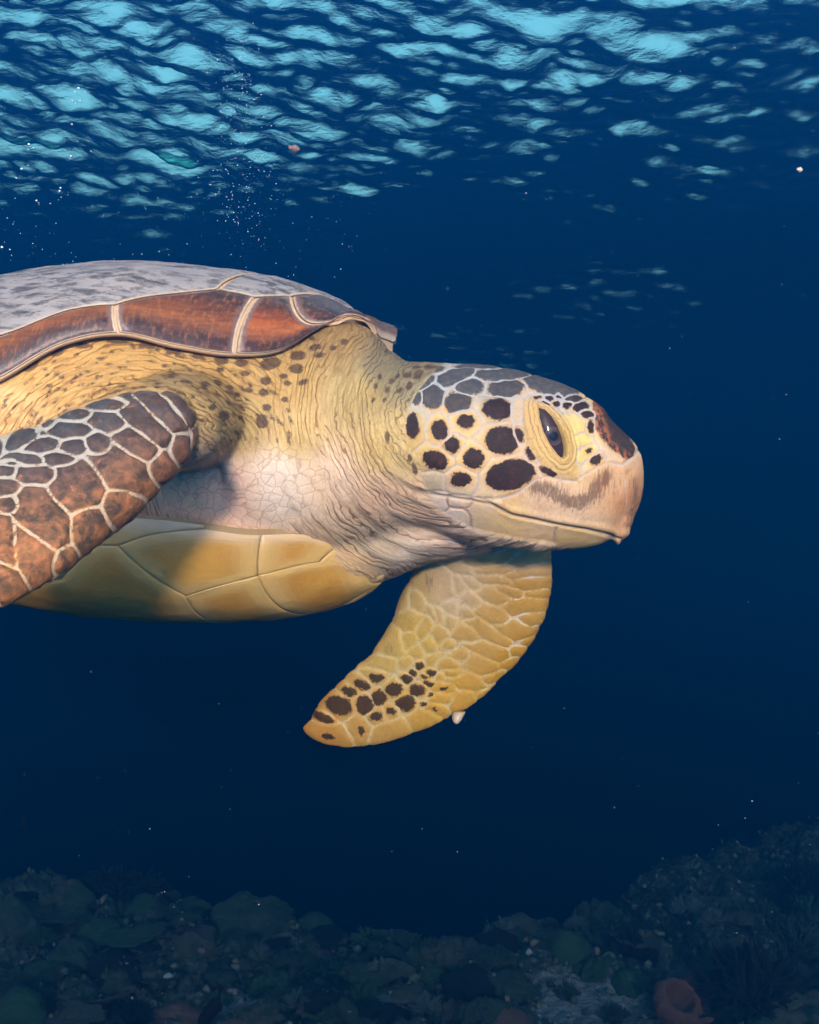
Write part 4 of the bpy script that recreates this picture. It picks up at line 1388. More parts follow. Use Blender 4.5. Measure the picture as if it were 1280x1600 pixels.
    mott = m.mix(mul(m.ss(mid, .42, .66), .55), mott, m.mix(1.0, mott, (2.5, 2.0, 1.7), 'MULTIPLY'))
    lum = m.n('ShaderNodeRGBToBW'); m.set(lum.inputs[0], dark)
    mott = m.mix(mul(mul(m.ss(m.noise(co, 130, 5, .7), .50, .64), mul(hm, m.ss(lum.outputs[0], .032, .014))), .55), mott, m.mix(1.0, mott, (3.4, 2.5, 1.9), 'MULTIPLY'))
    rn = mul(rust, m.ss(m.noise(co, 190, 4, .65), .40, .58))
    mott = m.mix(rn, mott, alb((168, 98, 56)))
    strength = m.math('ADD', mul(skin, .82), m.math('ADD', mul(hm, .97), m.math('ADD', mul(nfm, .92), mul(ffm, .92))))
    strength = m.n('ShaderNodeMath', {0: strength}, operation='MINIMUM'); strength.inputs[1].default_value = 1.0
    col = m.mix(mul(soft, strength.outputs[0]), col, mott)
    # --- beak smudges, drawn down in streaks
    vs = m.noise(m.vscale(co, (640, 640, 60)), 1.0, 5, .7)
    smv = m.ss(m.math('ADD', smudge, mul(sub(vs, .5), 2.2)), .25, 1.0)
    beak = m.at('beak')
    col = m.mix(mul(mul(m.ss(vs, .42, .66), beak), .30), col, m.mix(1.0, col, (.66, .50, .38), 'MULTIPLY'))
    col = m.mix(mul(mul(m.ss(m.noise(co, 55, 4, .6), .48, .66), beak), .35), col, m.mix(1.0, col, (.80, .60, .40), 'MULTIPLY'))
    col = m.mix(mul(smv, .72), col, alb((92, 62, 50)))
    # --- eyelid rings
    ring = m.n('ShaderNodeMath', {0: mul(m.math('ADD', eyed, mul(m.noise(co, 120, 3, .6), 11.0)), 1.0 / 6.2)}, operation='FRACT').outputs[0]
    rl = mul(m.ss(m.math('ABSOLUTE', sub(ring, .5)), .16, .04), mul(inlid, m.ss(eyed, 24, 16)))
    col = m.mix(mul(rl, .6), col, alb((120, 92, 60)))
    lidx = m.voro(m.vscale(co, (1, 1, .45)), 230.0)
    col = m.mix(mul(mul(m.ss(lidx, .05, .01), mul(inlid, m.ss(eyed, 14, 24))), .5), col, alb((130, 106, 70)))
    # --- seams between scales
    sw = m.math('ADD', seam, m.math('ADD', mul(sub(mid, .5), 2.0), mul(sub(m.noise(co, 70, 3), .5), mul(cell, 5.0))))
    wide = m.math('ADD', 1.45, m.math('ADD', mul(nfm, 1.05), mul(hm, .35)))
    sm_ = mul(m.ss(m.math('DIVIDE', sw, wide), 1.25, .55), cell)
    col = m.mix(mul(sm_, .9), col, seamc)
    core = mul(mul(m.ss(seam, .7, .15), cell), m.math('ADD', .22, mul(ffm, .25)))
    col = m.mix(core, col, m.mix(1.0, seamc, (.42, .32, .26), 'MULTIPLY'))
    col = m.mix(mul(mouth, .6), col, alb((92, 64, 54)))
    col = m.mix(mul(m.ss(fine, .46, .66), .34), col, m.mix(1.0, col, (.68, .60, .52), 'MULTIPLY'))
    b1 = m.bump(mul(hgt, skin), .6, .0011)
    b2 = m.bump(m.math('ADD', mul(fine, .6), mid), .4, .0009, b1)
    m.bsdf(col, m.math('ADD', .52, mul(mid, .25)), b2, .12)
    return m.m


body_me = finish_body()
body = link('body', body_me, mat_skin(), turtle)
tag(body, 'scaly skin of head, neck and flippers, spotted dark on cream')


def build_eye():
    v = get_co(body_me)
    p = to_px(v)
    sel = (np.hypot(p[:, 0] - 838, p[:, 1] - 660) < 8) & (v[:, 1] < 0)
    ys = float(np.median(v[sel, 1])) if sel.any() else -.07
    r = .0125
    c = W3(858, 684, 1 + ys + .0172)
    bm = bmesh.new()
    bmesh.ops.create_uvsphere(bm, u_segments=64, v_segments=48, radius=1)
    rot = Matrix.Rotation(R(-20), 3, 'Y')
    for vv in bm.verts:
        vv.co = rot @ Vector((vv.co.x * .0150, vv.co.y * .0125, vv.co.z * .034))
    for f in bm.faces: f.smooth = True
    me = bpy.data.meshes.new('eye'); bm.to_mesh(me); bm.free()
    m = NT('turtle_eye')
    co = m.n('ShaderNodeTexCoord').outputs['Object']
    sx = m.n('ShaderNodeSeparateXYZ'); m.set(sx.inputs[0], co)
    dx = m.math('SUBTRACT', sx.outputs[0], .0022); dz = m.math('SUBTRACT', sx.outputs[2], .0005)
    d = m.math('SQRT', m.math('ADD', m.math('MULTIPLY', dx, dx), m.math('MULTIPLY', dz, dz)))
    d = m.math('MULTIPLY', m.math('ADD', d, m.math('MULTIPLY', m.math('SUBTRACT', m.noise(co, 500, 3), .5), .0008)), 100.0)
    col = m.ramp(d, [(0.0, alb((12, 10, 11))), (.34, alb((14, 12, 13))), (.38, alb((62, 50, 47))), (.58, alb((70, 56, 53))), (.66, alb((100, 78, 62))), (.72, alb((52, 40, 38))), (1.0, alb((56, 42, 39)))])
    m.bsdf(col, .04, None, .14)
    o = link('eye', me, m.m, turtle)
    o.location = c
    tag(o, 'dark brown eye with a black pupil')
    # the far eye
    o2 = link('eye', me, None, turtle)
    yc = float(head_y0(np.array(c[0])))
    o2.location = (c[0], 2 * yc - c[1], c[2]); o2.scale = (1, -1, 1)


build_eye()


def build_claw():
    a, b = W3(718, 1112, 1.095), W3(710, 1131, 1.09)
    rr = []
    for u in np.linspace(0, 1, 8):
        c = a + (b - a) * u + np.array([.002 * u * u, 0, 0])
        r = .0036 * (1 - u * u) ** .7 + .0008
        t = np.linspace(0, 2 * math.pi, 14, endpoint=False)
        rr.append(c + np.stack([np.cos(t) * r * 1.3, np.sin(t) * r, np.sin(t) * 0], 1))
    v, f = loft(rr)
    m = NT('claw_horn')
    co = m.n('ShaderNodeTexCoord').outputs['Object']
    m.bsdf(m.mix(m.noise(co, 300), alb((170, 146, 108)), alb((200, 178, 140))), .4)
    o = link('claw', mesh_np('claw', v, f), m.m, turtle)
    tag(o, 'small white claw on the lower flipper edge')


build_claw()

# ================================================================== the reef below
RS = 0.62                                       # the reef lies this much nearer than first sketched


def seabed_z(x, y):
    x = np.asarray(x, float) / RS; y = (np.asarray(y, float) + 1) / RS - 1
    D = y + 1
    z = np.full(np.broadcast(x, y).shape, -2.42) + 0 * x + 0 * y
    # drop-off behind the middle and left; the slope keeps on to the right
    u = x / np.maximum(D, 1)
    edge = 6.35 + 1.9 * smoothstep(.03, .30, u) + 0.9 * smoothstep(-.16, -.26, u)
    z = z - 3.2 * smoothstep(0, 4.5, D - edge) - .22 * np.maximum(D - edge - 4, 0) * .9
    z = z + .05 * smoothstep(.05, .32, u) * smoothstep(6.0, 8.5, D)
    # the big bommie on the left and the ridge far right
    z = z + .17 * np.exp(-(((x + 1.75) / .75) ** 2 + ((D - 7.2) / .75) ** 2) ** 1.5)
    z = z + .14 * np.exp(-(((x + 0.95) / .42) ** 2 + ((D - 7.1) / .55) ** 2))
    z = z + .10 * np.exp(-(((x + 2.9) / .8) ** 2 + ((D - 7.4) / .7) ** 2))
    z = z + .10 * np.exp(-(((x - 2.75) / .45) ** 2 + ((D - 8.1) / .8) ** 2))
    sh = np.broadcast(x, y).shape
    p = np.stack([np.broadcast_to(x, sh).ravel(), np.broadcast_to(y, sh).ravel(), np.zeros(sh).ravel()], 1)
    sand = np.exp(-(((p[:, 0] - .86) / .32) ** 2 + ((p[:, 1] - 4.95) / .40) ** 2)) + .8 * np.exp(-(((p[:, 0] + .80) / .18) ** 2 + ((p[:, 1] - 4.95) / .28) ** 2))
    n = .10 * fbm(p * 1.7, 3, 81) + .075 * (1 - np.abs(fbm(p * 5.5, 3, 85)) * 1.6) + .03 * fbm(p * 19, 2, 91)
    return RS * (z + (n * (1 - .85 * np.clip(sand, 0, 1))).reshape(sh))


def build_seabed():
    ny, nx = 330, 330
    t = np.linspace(0, 1, ny)
    D = 2.0 + 1.35 * (np.exp(t * 3.6) - 1)
    s = np.linspace(-1, 1, nx)
    X = (1.6 + .52 * D)[:, None] * (0.7 * s + .3 * s**3)[None, :]
    Y = np.repeat((D - 1)[:, None], nx, 1)
    Z = seabed_z(X, Y)
    Z = np.maximum(Z, -11.5)
    me = mesh_np('seabed', np.stack([X, Y, Z], -1).reshape(-1, 3), grid_faces(ny, nx)[:, ::-1])
    p = np.stack([X.ravel() / RS, (Y.ravel() + 1) / RS - 1], 1)
    sand = np.clip(np.exp(-(((p[:, 0] - .86) / .36) ** 2 + ((p[:, 1] - 4.95) / .44) ** 2)) + .8 * np.exp(-(((p[:, 0] + .80) / .20) ** 2 + ((p[:, 1] - 4.95) / .30) ** 2)), 0, 1)
    attr(me, 'sand', sand)
    m = NT('reef_rock')
    co = m.n('ShaderNodeTexCoord').outputs['Object']
    n1 = m.noise(co, 6, 6, .65); n2 = m.noise(co, 28, 5, .7); n3 = m.voro(co, 34, 'F1')
    col = m.mix(m.ss(n1, .35, .65), (.040, .08, .045), (.13, .21, .12))
    col = m.mix(m.ss(n2, .50, .68), col, (.24, .36, .24))
    col = m.mix(m.ss(m.noise(co, 11, 4, .6), .60, .72), col, (.20, .115, .085))
    sd = m.ss(m.math('ADD', m.at('sand'), m.math('MULTIPLY', m.math('SUBTRACT', n2, .5), .9)), .35, .75)
    col = m.mix(sd, col, m.mix(m.noise(co, 60, 4), (.34, .42, .32), (.54, .62, .48)))
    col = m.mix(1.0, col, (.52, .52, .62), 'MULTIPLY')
    b = m.bump(m.math('ADD', n2, m.math('MULTIPLY', n3, .6)), .9, .05)
    m.bsdf(col, .9, b, .1)
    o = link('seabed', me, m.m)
    tag(o, 'dark rubble seabed falling away into deep water', 'seabed', kind='structure')


build_seabed()


# ------------------------------------------------------------------ coral
def coral_mat(name, a, b, tip, scale=14.0):
    m = NT(name)
    co = m.n('ShaderNodeTexCoord').outputs['Object']
    oi = m.n('ShaderNodeObjectInfo').outputs['Random']
    vec = m.vadd(co, m.vscale(m.n('ShaderNodeCombineXYZ', {0: oi, 1: oi, 2: oi}).outputs[0], (7, 5, 3)))
    n1 = m.noise(vec, scale, 5, .65); n2 = m.noise(vec, scale * 6, 4, .7)
    col = m.mix(m.ss(n1, .35, .65), a, b)
    col = m.mix(m.ss(n2, .55, .72), col, tip)
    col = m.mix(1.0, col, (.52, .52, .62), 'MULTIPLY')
    v = m.voro(vec, scale * 4, 'F1')
    bp = m.bump(m.math('ADD', n2, v), .8, .012)
    m.bsdf(col, .85, bp, .15)
    return m.m


def dome_mesh(name, seed, r=1.0, flat=.7, knob=.12, freq=3.0, nu=26, nv=44, ridged=False):
    """massive coral: a lumpy head flaring to the rock"""
    u = np.linspace(0, 1, nu); a = np.linspace(0, 2 * math.pi, nv, endpoint=False)
    U, A = np.meshgrid(u, a, indexing='ij')
    ph = U * math.pi * .62
    x = np.sin(ph) * np.cos(A); y = np.sin(ph) * np.sin(A); z = np.cos(ph) * flat
    p = np.stack([x, y, z], -1).reshape(-1, 3)
    n = fbm(p * freq + seed * 3.7, 3, seed)
    if ridged: n = 1 - 2 * np.abs(n)
    q = p * (1 + knob * n + .16 * fbm(p * 1.1 + seed, 2, seed + 5))[:, None] * r
    q[:, 2] += .05 * r
    f = grid_faces(nu, nv, True)
    return mesh_np(name, q, f)


def clump_mesh(name, seed, nb=70, lean=.9, thick=.055, fork=3, length=1.0):
    """branching colony: short forked fingers fanning out of one foot"""
    g = np.random.default_rng(seed)
    V, F = [], []
    def tube(p0, p1, r0, r1):
        d = p1 - p0; L = np.linalg.norm(d); d = d / (L + 1e-9)
        e1 = np.cross(d, [.3, .2, .9]); e1 /= np.linalg.norm(e1) + 1e-9; e2 = np.cross(d, e1)
        k = 5; a = np.linspace(0, 2 * math.pi, k, endpoint=False)
        rings = [p0 + r0 * (np.cos(a)[:, None] * e1 + np.sin(a)[:, None] * e2), p1 + r1 * (np.cos(a)[:, None] * e1 + np.sin(a)[:, None] * e2)]
        n0 = sum(len(x) for x in V)
        V.append(np.concatenate(rings + [p1[None] + d * r1 * .9]))
        j = np.arange(k); j2 = (j + 1) % k
        F.append(np.concatenate([np.stack([n0 + j, n0 + j2, n0 + k + j2], 1), np.stack([n0 + j, n0 + k + j2, n0 + k + j], 1), np.stack([n0 + k + j, n0 + k + j2, np.full(k, n0 + 2 * k)], 1)]))
    for b in range(nb):
        th = math.acos(1 - g.random() * lean); ph = g.random() * 2 * math.pi
        d = np.array([math.sin(th) * math.cos(ph), math.sin(th) * math.sin(ph), math.cos(th)])
        L = length * g.uniform(.55, .85) * (1 - .15 * math.sin(th))
        p1 = d * L
        tube(d * .12, p1, thick * 1.25, thick)
        for k in range(fork):
            dd = d + g.normal(0, .42, 3); dd /= np.linalg.norm(dd)
            tube(p1, p1 + dd * g.uniform(.15, .32), thick * .95, thick * .45)
    return mesh_np(name, np.concatenate(V), np.concatenate(F))


def plate_mesh(name, seed, nr=14, na=48):
    """table coral: a ragged plate on a short stalk, with real thickness"""
    a = np.linspace(0, 2 * math.pi, na, endpoint=False)
    rim = 1 + .18 * np.array([math.sin(3 * t + seed) + .6 * math.sin(7 * t + 2 * seed) + .4 * math.sin(13 * t) for t in a]) * .6
    rings = []
    for r in np.linspace(0.02, 1, nr):
        z = .34 + .10 * r ** 2 + .02 * np.sin(a * 9 + r * 14)
        rings.append(np.stack([np.cos(a) * r * rim, np.sin(a) * r * rim, z], 1))
    for r, z in ((1.0, .40), (.8, .33), (.45, .22), (.18, .08), (.16, -.10), (.24, -.25)):
        rings.append(np.stack([np.cos(a) * r * (rim if r > .3 else 1), np.sin(a) * r * (rim if r > .3 else 1), np.full(na, z)], 1))
    v, f = loft(rings)
    v = v + .03 * np.stack([fbm(v * 6, 2, seed), fbm(v * 6, 2, seed + 3), fbm(v * 8, 2, seed + 7)], 1)
    return mesh_np(name, v, f)


def barrel_mesh(name, seed):
    """vase sponge with a deep dark mouth"""
    na = 56; a = np.linspace(0, 2 * math.pi, na, endpoint=False)
    prof = [(.46, -.1), (.52, .1), (.66, .35), (.74, .62), (.70, .86), (.62, 1.0), (.53, 1.04), (.47, .98), (.45, .8), (.42, .5), (.30, .3), (.05, .26)]
    rings = []
    for r, z in prof:
        rr = r * (1 + .05 * np.sin(a * 11 + z * 2) + .03 * np.sin(a * 5 + seed))
        rings.append(np.stack([np.cos(a) * rr, np.sin(a) * rr, np.full(na, z)], 1))
    v, f = loft(rings)
    v = v + .03 * np.stack([fbm(v * 5, 2, seed), fbm(v * 5, 2, seed + 3), fbm(v * 5, 2, seed + 7)], 1)
    return mesh_np(name, v, f)


M_OLIVE = coral_mat('coral_olive', (0.056, 0.130, 0.063), (0.136, 0.270, 0.135), (0.248, 0.440, 0.252))
M_TAN = coral_mat('coral_tan', (0.124, 0.170, 0.090), (0.236, 0.320, 0.180), (0.341, 0.490, 0.324))
M_ROSE = coral_mat('coral_rose', (0.306, 0.200, 0.108), (0.468, 0.340, 0.198), (0.561, 0.480, 0.324))
M_DARK = coral_mat('coral_dark', (0.014, 0.026, 0.016), (0.034, 0.058, 0.034), (0.068, 0.110, 0.068))
M_GREEN = coral_mat('coral_green', (0.056, 0.180, 0.072), (0.118, 0.330, 0.135), (0.223, 0.480, 0.243))
M_PALE = coral_mat('coral_pale', (0.211, 0.360, 0.252), (0.322, 0.540, 0.378), (0.422, 0.680, 0.504))
M_RUST = coral_mat('sponge_rust', (0.340, 0.180, 0.090), (0.476, 0.270, 0.144), (0.527, 0.380, 0.225))
M_BLUE = coral_mat('sponge_blue', (0.087, 0.180, 0.234), (0.149, 0.300, 0.360), (0.223, 0.420, 0.450))


def reef_at(px, D):
    x = (px - 640) * K * D
    return x, D - 1, float(seabed_z(np.array([x]), np.array([D - 1.0]))[0])


def reef_find(px, py):
    """the spot on the seabed seen along a measured direction"""
    Ds = np.linspace(2.6, 7, 500)
    x = (px - 640) * K * Ds
    z = seabed_z(x, Ds - 1)
    zz = (800 - py) * K * Ds
    hit = np.where(z >= zz)[0]
    k = int(hit[0]) if len(hit) else int(np.argmin(np.abs(z - zz)))
    return float(x[k]), float(Ds[k] - 1), float(z[k])


PROTO = {
    'dome': dome_mesh('massive_coral', 3, flat=.85, knob=.07, freq=5), 'lump': dome_mesh('lumpy_coral', 8, flat=.6, knob=.22, freq=2.6), 'brain': dome_mesh('ridged_coral', 5, flat=.75, knob=.07, freq=7, nu=36, nv=64, ridged=True),
    'knob': dome_mesh('knobbed_coral', 14, flat=.8, knob=.32, freq=4.2, nu=34, nv=60), 'bush': clump_mesh('branching_coral', 2, 80, .9), 'fan': clump_mesh('bushy_coral', 6, 110, 1.0, .035, 4), 'tuft': clump_mesh('finger_coral', 9, 46, .7, .075, 2),
    'plate': plate_mesh('table_coral', 2), 'plate2': plate_mesh('table_coral', 7), 'barrel': barrel_mesh('barrel_sponge', 3),
}


def with_mat(kind, mat):
    key = kind + mat.name
    if key not in PROTO:
        me = PROTO[kind].copy(); me.materials.clear(); me.materials.append(mat); PROTO[key] = me
    return PROTO[key]


def coral(kind, mat, px, py, size, label, cat='coral', rot=0.0, sz=1.0, group=None, tilt=(0, 0), name=None, sink=.12):
    x, y, z = reef_find(px, py)
    k = size * K * (y + 1) * (1.18 if size > 15 else 1.0)
    o = bpy.data.objects.new(name or {'dome': 'massive_coral', 'lump': 'lumpy_coral', 'brain': 'ridged_coral', 'knob': 'knobbed_coral', 'bush': 'branching_coral', 'fan': 'bushy_coral', 'tuft': 'finger_coral',
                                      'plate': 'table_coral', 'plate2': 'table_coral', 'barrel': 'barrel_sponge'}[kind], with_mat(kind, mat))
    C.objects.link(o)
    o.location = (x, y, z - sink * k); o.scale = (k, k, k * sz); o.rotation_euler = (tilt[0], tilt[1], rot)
    tag(o, label, cat, group)
    return o


coral('dome', M_GREEN, 890, 1486, 30, 'smooth round green coral head on the right reef slope', rot=1)
coral('fan', M_OLIVE, 766, 1516, 46, 'wide bushy olive coral left of the round green head', rot=2, sz=.75)
coral('tuft', M_DARK, 986, 1492, 26, 'narrow dark upright coral behind the rust sponge', rot=.4, sz=1.5)
coral('barrel', M_RUST, 1046, 1578, 44, 'rust brown vase sponge with a dark mouth near the bottom edge', 'sponge', rot=.3, sz=.85, tilt=(R(38), R(8)))
coral('lump', M_RUST, 1098, 1552, 26, 'rust brown lumpy coral leaning on the vase sponge', rot=1.1, sz=1.3)
coral('fan', M_DARK, 1172, 1578, 82, 'large black bushy coral right of the vase sponge', rot=1.5, sz=1.15)
coral('fan', M_OLIVE, 1240, 1486, 56, 'olive bushy coral at the right edge above the black one', rot=.7, sz=.9)
coral('fan', M_DARK, 1252, 1400, 52, 'dark bushy coral crowning the far right ridge', rot=2.7, sz=1.1)
coral('plate', M_PALE, 1224, 1362, 16, 'small pale plate coral on the far right ridge', rot=.5)
coral('bush', M_GREEN, 1262, 1430, 34, 'green branching coral at the right edge below the ridge', rot=.2)
coral('lump', M_ROSE, 1068, 1598, 34, 'pinkish lumpy coral cut by the bottom edge below the vase sponge', rot=2)
coral('lump', M_TAN, 1262, 1590, 46, 'tan lumpy coral in the bottom right corner', rot=.9)
coral('brain', M_ROSE, 790, 1600, 32, 'pinkish ridged coral at the bottom edge left of the sand', rot=.9, sz=.8)
coral('knob', M_OLIVE, 750, 1588, 24, 'olive knobbed coral beside the pinkish ridged one', rot=.4)
coral('knob', M_TAN, 716, 1590, 20, 'small tan knobbed coral near the bottom centre', rot=2.4)
coral('plate2', M_PALE, 622, 1566, 26, 'pale table coral with a ragged rim near the bottom centre', rot=1.3)
coral('bush', M_PALE, 664, 1582, 26, 'pale branching coral right of the pale table coral', rot=2)
coral('lump', M_DARK, 748, 1554, 40, 'black lumpy coral below the wide bushy olive one', rot=.5)
coral('knob', M_GREEN, 930, 1530, 26, 'green knobbed coral above the sand patch', rot=.5)
coral('tuft', M_OLIVE, 888, 1560, 24, 'olive finger coral at the left of the sand patch', rot=.3)
coral('dome', M_GREEN, 34, 1580, 34, 'green round coral head in the bottom left corner', rot=.3)
coral('tuft', M_GREEN, 66, 1578, 17, 'green finger coral beside the corner coral head', rot=.7, sz=1.5)
coral('plate', M_TAN, 104, 1596, 48, 'broad tan table coral at the bottom left', rot=.1, sz=.7)
coral('lump', M_ROSE, 288, 1602, 46, 'pinkish lumpy coral under the dark fish', rot=.6, sz=.8)
coral('lump', M_ROSE, 386, 1606, 26, 'small pinkish coral right of the dark fish', rot=1.9, sz=.8)
coral('fan', M_DARK, 200, 1592, 46, 'dark bushy coral left of the pinkish lumpy coral', rot=1.2, sz=.6)
coral('knob', M_OLIVE, 172, 1606, 18, 'small olive coral below the dark bushy one', rot=1.2)
coral('fan', M_OLIVE, 446, 1524, 40, 'olive bushy coral on the right foot of the dark mound', rot=2.2, sz=.9)
coral('knob', M_GREEN, 424, 1548, 26, 'green knobbed coral below the bushy one on the mound', rot=.2)
coral('dome', M_BLUE, 95, 1506, 10, 'small pale blue sponge on the dark mound', 'sponge', name='round_sponge')
coral('lump', M_OLIVE, 396, 1438, 46, 'rounded olive coral on the right shoulder of the mound', rot=.9, sz=1.1)
coral('fan', M_DARK, 190, 1416, 92, 'broad dark bushy coral on top of the mound', rot=.1, sz=.6)
coral('plate2', M_OLIVE, 90, 1440, 40, 'olive table coral on the left flank of the mound', rot=.8)
coral('plate', M_GREEN, 200, 1480, 36, 'green table coral on the shaded face of the mound', rot=2.8)
coral('bush', M_GREEN, 62, 1470, 24, 'green branching coral high on the left of the mound', rot=2.8)

# the many small colonies that cover the slope: alike, told apart only by where they stand
g = np.random.default_rng(5)
SM = [('knob', M_OLIVE), ('knob', M_TAN), ('lump', M_OLIVE), ('lump', M_DARK), ('bush', M_OLIVE), ('bush', M_TAN), ('fan', M_DARK), ('fan', M_OLIVE), ('tuft', M_GREEN), ('plate', M_OLIVE), ('plate2', M_TAN), ('brain', M_GREEN), ('dome', M_OLIVE), ('bush', M_PALE), ('lump', M_TAN)]
placed = 0
while placed < 235:
    px = g.uniform(-60, 1340); py = g.uniform(1400, 1625)
    if px > 900 and py < 1400 + (1280 - px) * .1: continue
    x, y, z = reef_find(px, py)
    if y > 5.3: continue
    if ((x / RS - .86) / .26) ** 2 + (((y + 1) / RS - 5.95) / .32) ** 2 < 1 and g.random() < .85: continue
    kind, mat = SM[g.integers(len(SM))]
    where = ('at the left end of the reef' if px < 110 else 'on the dark left mound' if px < 450 else 'in the middle dip of the reef' if px < 720 else 'on the lower right slope' if px < 1080 and py > 1510 else 'on the dim upper right slope' if px < 1080 else 'at the right end of the reef')
    look = {'coral_olive': 'olive', 'coral_tan': 'tan', 'coral_dark': 'black', 'coral_green': 'green', 'coral_pale': 'pale', 'coral_rose': 'pinkish'}[mat.name] + ' ' + {'knob': 'knobbed', 'lump': 'lumpy', 'bush': 'branching', 'fan': 'bushy', 'tuft': 'finger', 'plate': 'table', 'plate2': 'table', 'brain': 'ridged', 'dome': 'round'}[kind]
    coral(kind, mat, px, py, g.uniform(12, 34), f'small {look} coral {where}', rot=g.uniform(0, 6.28), sz=g.uniform(.65, 1.15), group=f'small {look} corals {where}', tilt=(g.normal(0, .15), g.normal(0, .15)), sink=.25)
    placed += 1


def build_rubble():
    g = np.random.default_rng(17)
    bm = bmesh.new(); bmesh.ops.create_icosphere(bm, subdivisions=1, radius=1)
    bv = np.array([q.co[:] for q in bm.verts]); bf = np.array([[q.index for q in f.verts] for f in bm.faces]); bm.free()
    n = 5000
    D = g.uniform(2.9, 5.4, n); u = g.uniform(-.42, .42, n)
    x = u * D; y = D - 1; z = seabed_z(x, y)
    r = np.minimum(g.gamma(1.5, .0034, n) + .002, .016)
    V = []; F = []
    for k in range(n):
        q = bv * g.uniform(.55, 1.35, (len(bv), 1)) * r[k] * g.uniform(.6, 1.4, 3)
        V.append(q + [x[k], y[k], z[k] + r[k] * .3]); F.append(bf + k * len(bv))
    me = mesh_np('rubble', np.concatenate(V), np.concatenate(F))
    m = NT('rubble')
    isl = m.n('ShaderNodeNewGeometry').outputs['Random Per Island']
    col = m.ramp(isl, [(0, (.02, .03, .02)), (.45, (.05, .08, .05)), (.8, (.09, .14, .10)), (.93, (.14, .11, .08)), (1, (.28, .34, .30))])
    m.bsdf(col, .9, None, .1)
    tag(link('rubble', me, m.m), 'broken coral rubble strewn over the seabed', 'rubble', kind='stuff')


build_rubble()


# ------------------------------------------------------------------ fish
def build_fish(name, px, py, D, length, label, pitch, yaw, bend):
    t = bpy.data.objects.new(name, None); C.objects.link(t)
    x, z = P(px, py, D); t.location = (x, D - 1, z); t.rotation_euler = (0, -pitch, yaw)
    tag(t, label, 'fish')
    m = NT('dark_fish_skin')
    co = m.n('ShaderNodeTexCoord').outputs['Object']
    m.bsdf(m.mix(m.noise(co, 60, 3), (.002, .002, .003), (.005, .005, .006)), .7, None, .05)
    def cl(u): return np.array([(u - .5) * length, 0, bend * length * max(u - .55, 0) ** 2 * 4])
    rings = []
    for u in np.linspace(0.01, .86, 22):
        h = length * (.155 * math.sin(min(u / .86, 1) ** .62 * math.pi) ** .8 + .018)
        a = np.linspace(0, 2 * math.pi, 22, endpoint=False)
        rings.append(cl(u) + np.stack([0 * a, np.cos(a) * h * .42, np.sin(a) * h], 1))
    v, f = loft(rings)
    link('body', mesh_np('fish_body', v, f), m.m, t)
    def fin(nm, pts, th=.004):
        pts = np.array(pts) * length
        n = len(pts)
        v = np.concatenate([pts + [0, th * length, 0], pts - [0, th * length, 0]])
        me = bpy.data.meshes.new(nm)
        fs = [list(range(n)), list(range(2 * n - 1, n - 1, -1))] + [[k, k + n, (k + 1) % n + n, (k + 1) % n] for k in range(n)]
        me.from_pydata([tuple(q) for q in v], [], fs); me.update()
        link(nm, me, m.m, t)
    b = cl(.84) / length; e = cl(1.0) / length
    fin('tail_fin', [b + [0, 0, .03], e + [.06, 0, .15], e + [.03, 0, .02], e + [.05, 0, -.12], b - [0, 0, .03]])
    fin('dorsal_fin', [(-.22, 0, .12), (-.10, 0, .21), (.08, 0, .20), (.22, 0, .14), (.20, 0, .08), (-.1, 0, .1)])
    fin('anal_fin', [(-.02, 0, -.13), (.08, 0, -.20), (.20, 0, -.12), (.18, 0, -.07)])


build_fish('reef_fish', 334, 1576, 2.75, .092, 'slender black fish nosing down over the pinkish coral', R(48), R(12), .35)
build_fish('reef_fish', 36, 1288, 3.9, .05, 'tiny dark fish hovering above the reef at the left edge', R(70), R(20), .1)


# ------------------------------------------------------------------ bubbles and drifting specks
def bubble_mat():
    m = NT('air_bubble')
    m.bsdf((.78, .88, .95), .18, None, .8, Metallic=.55)
    return m.m


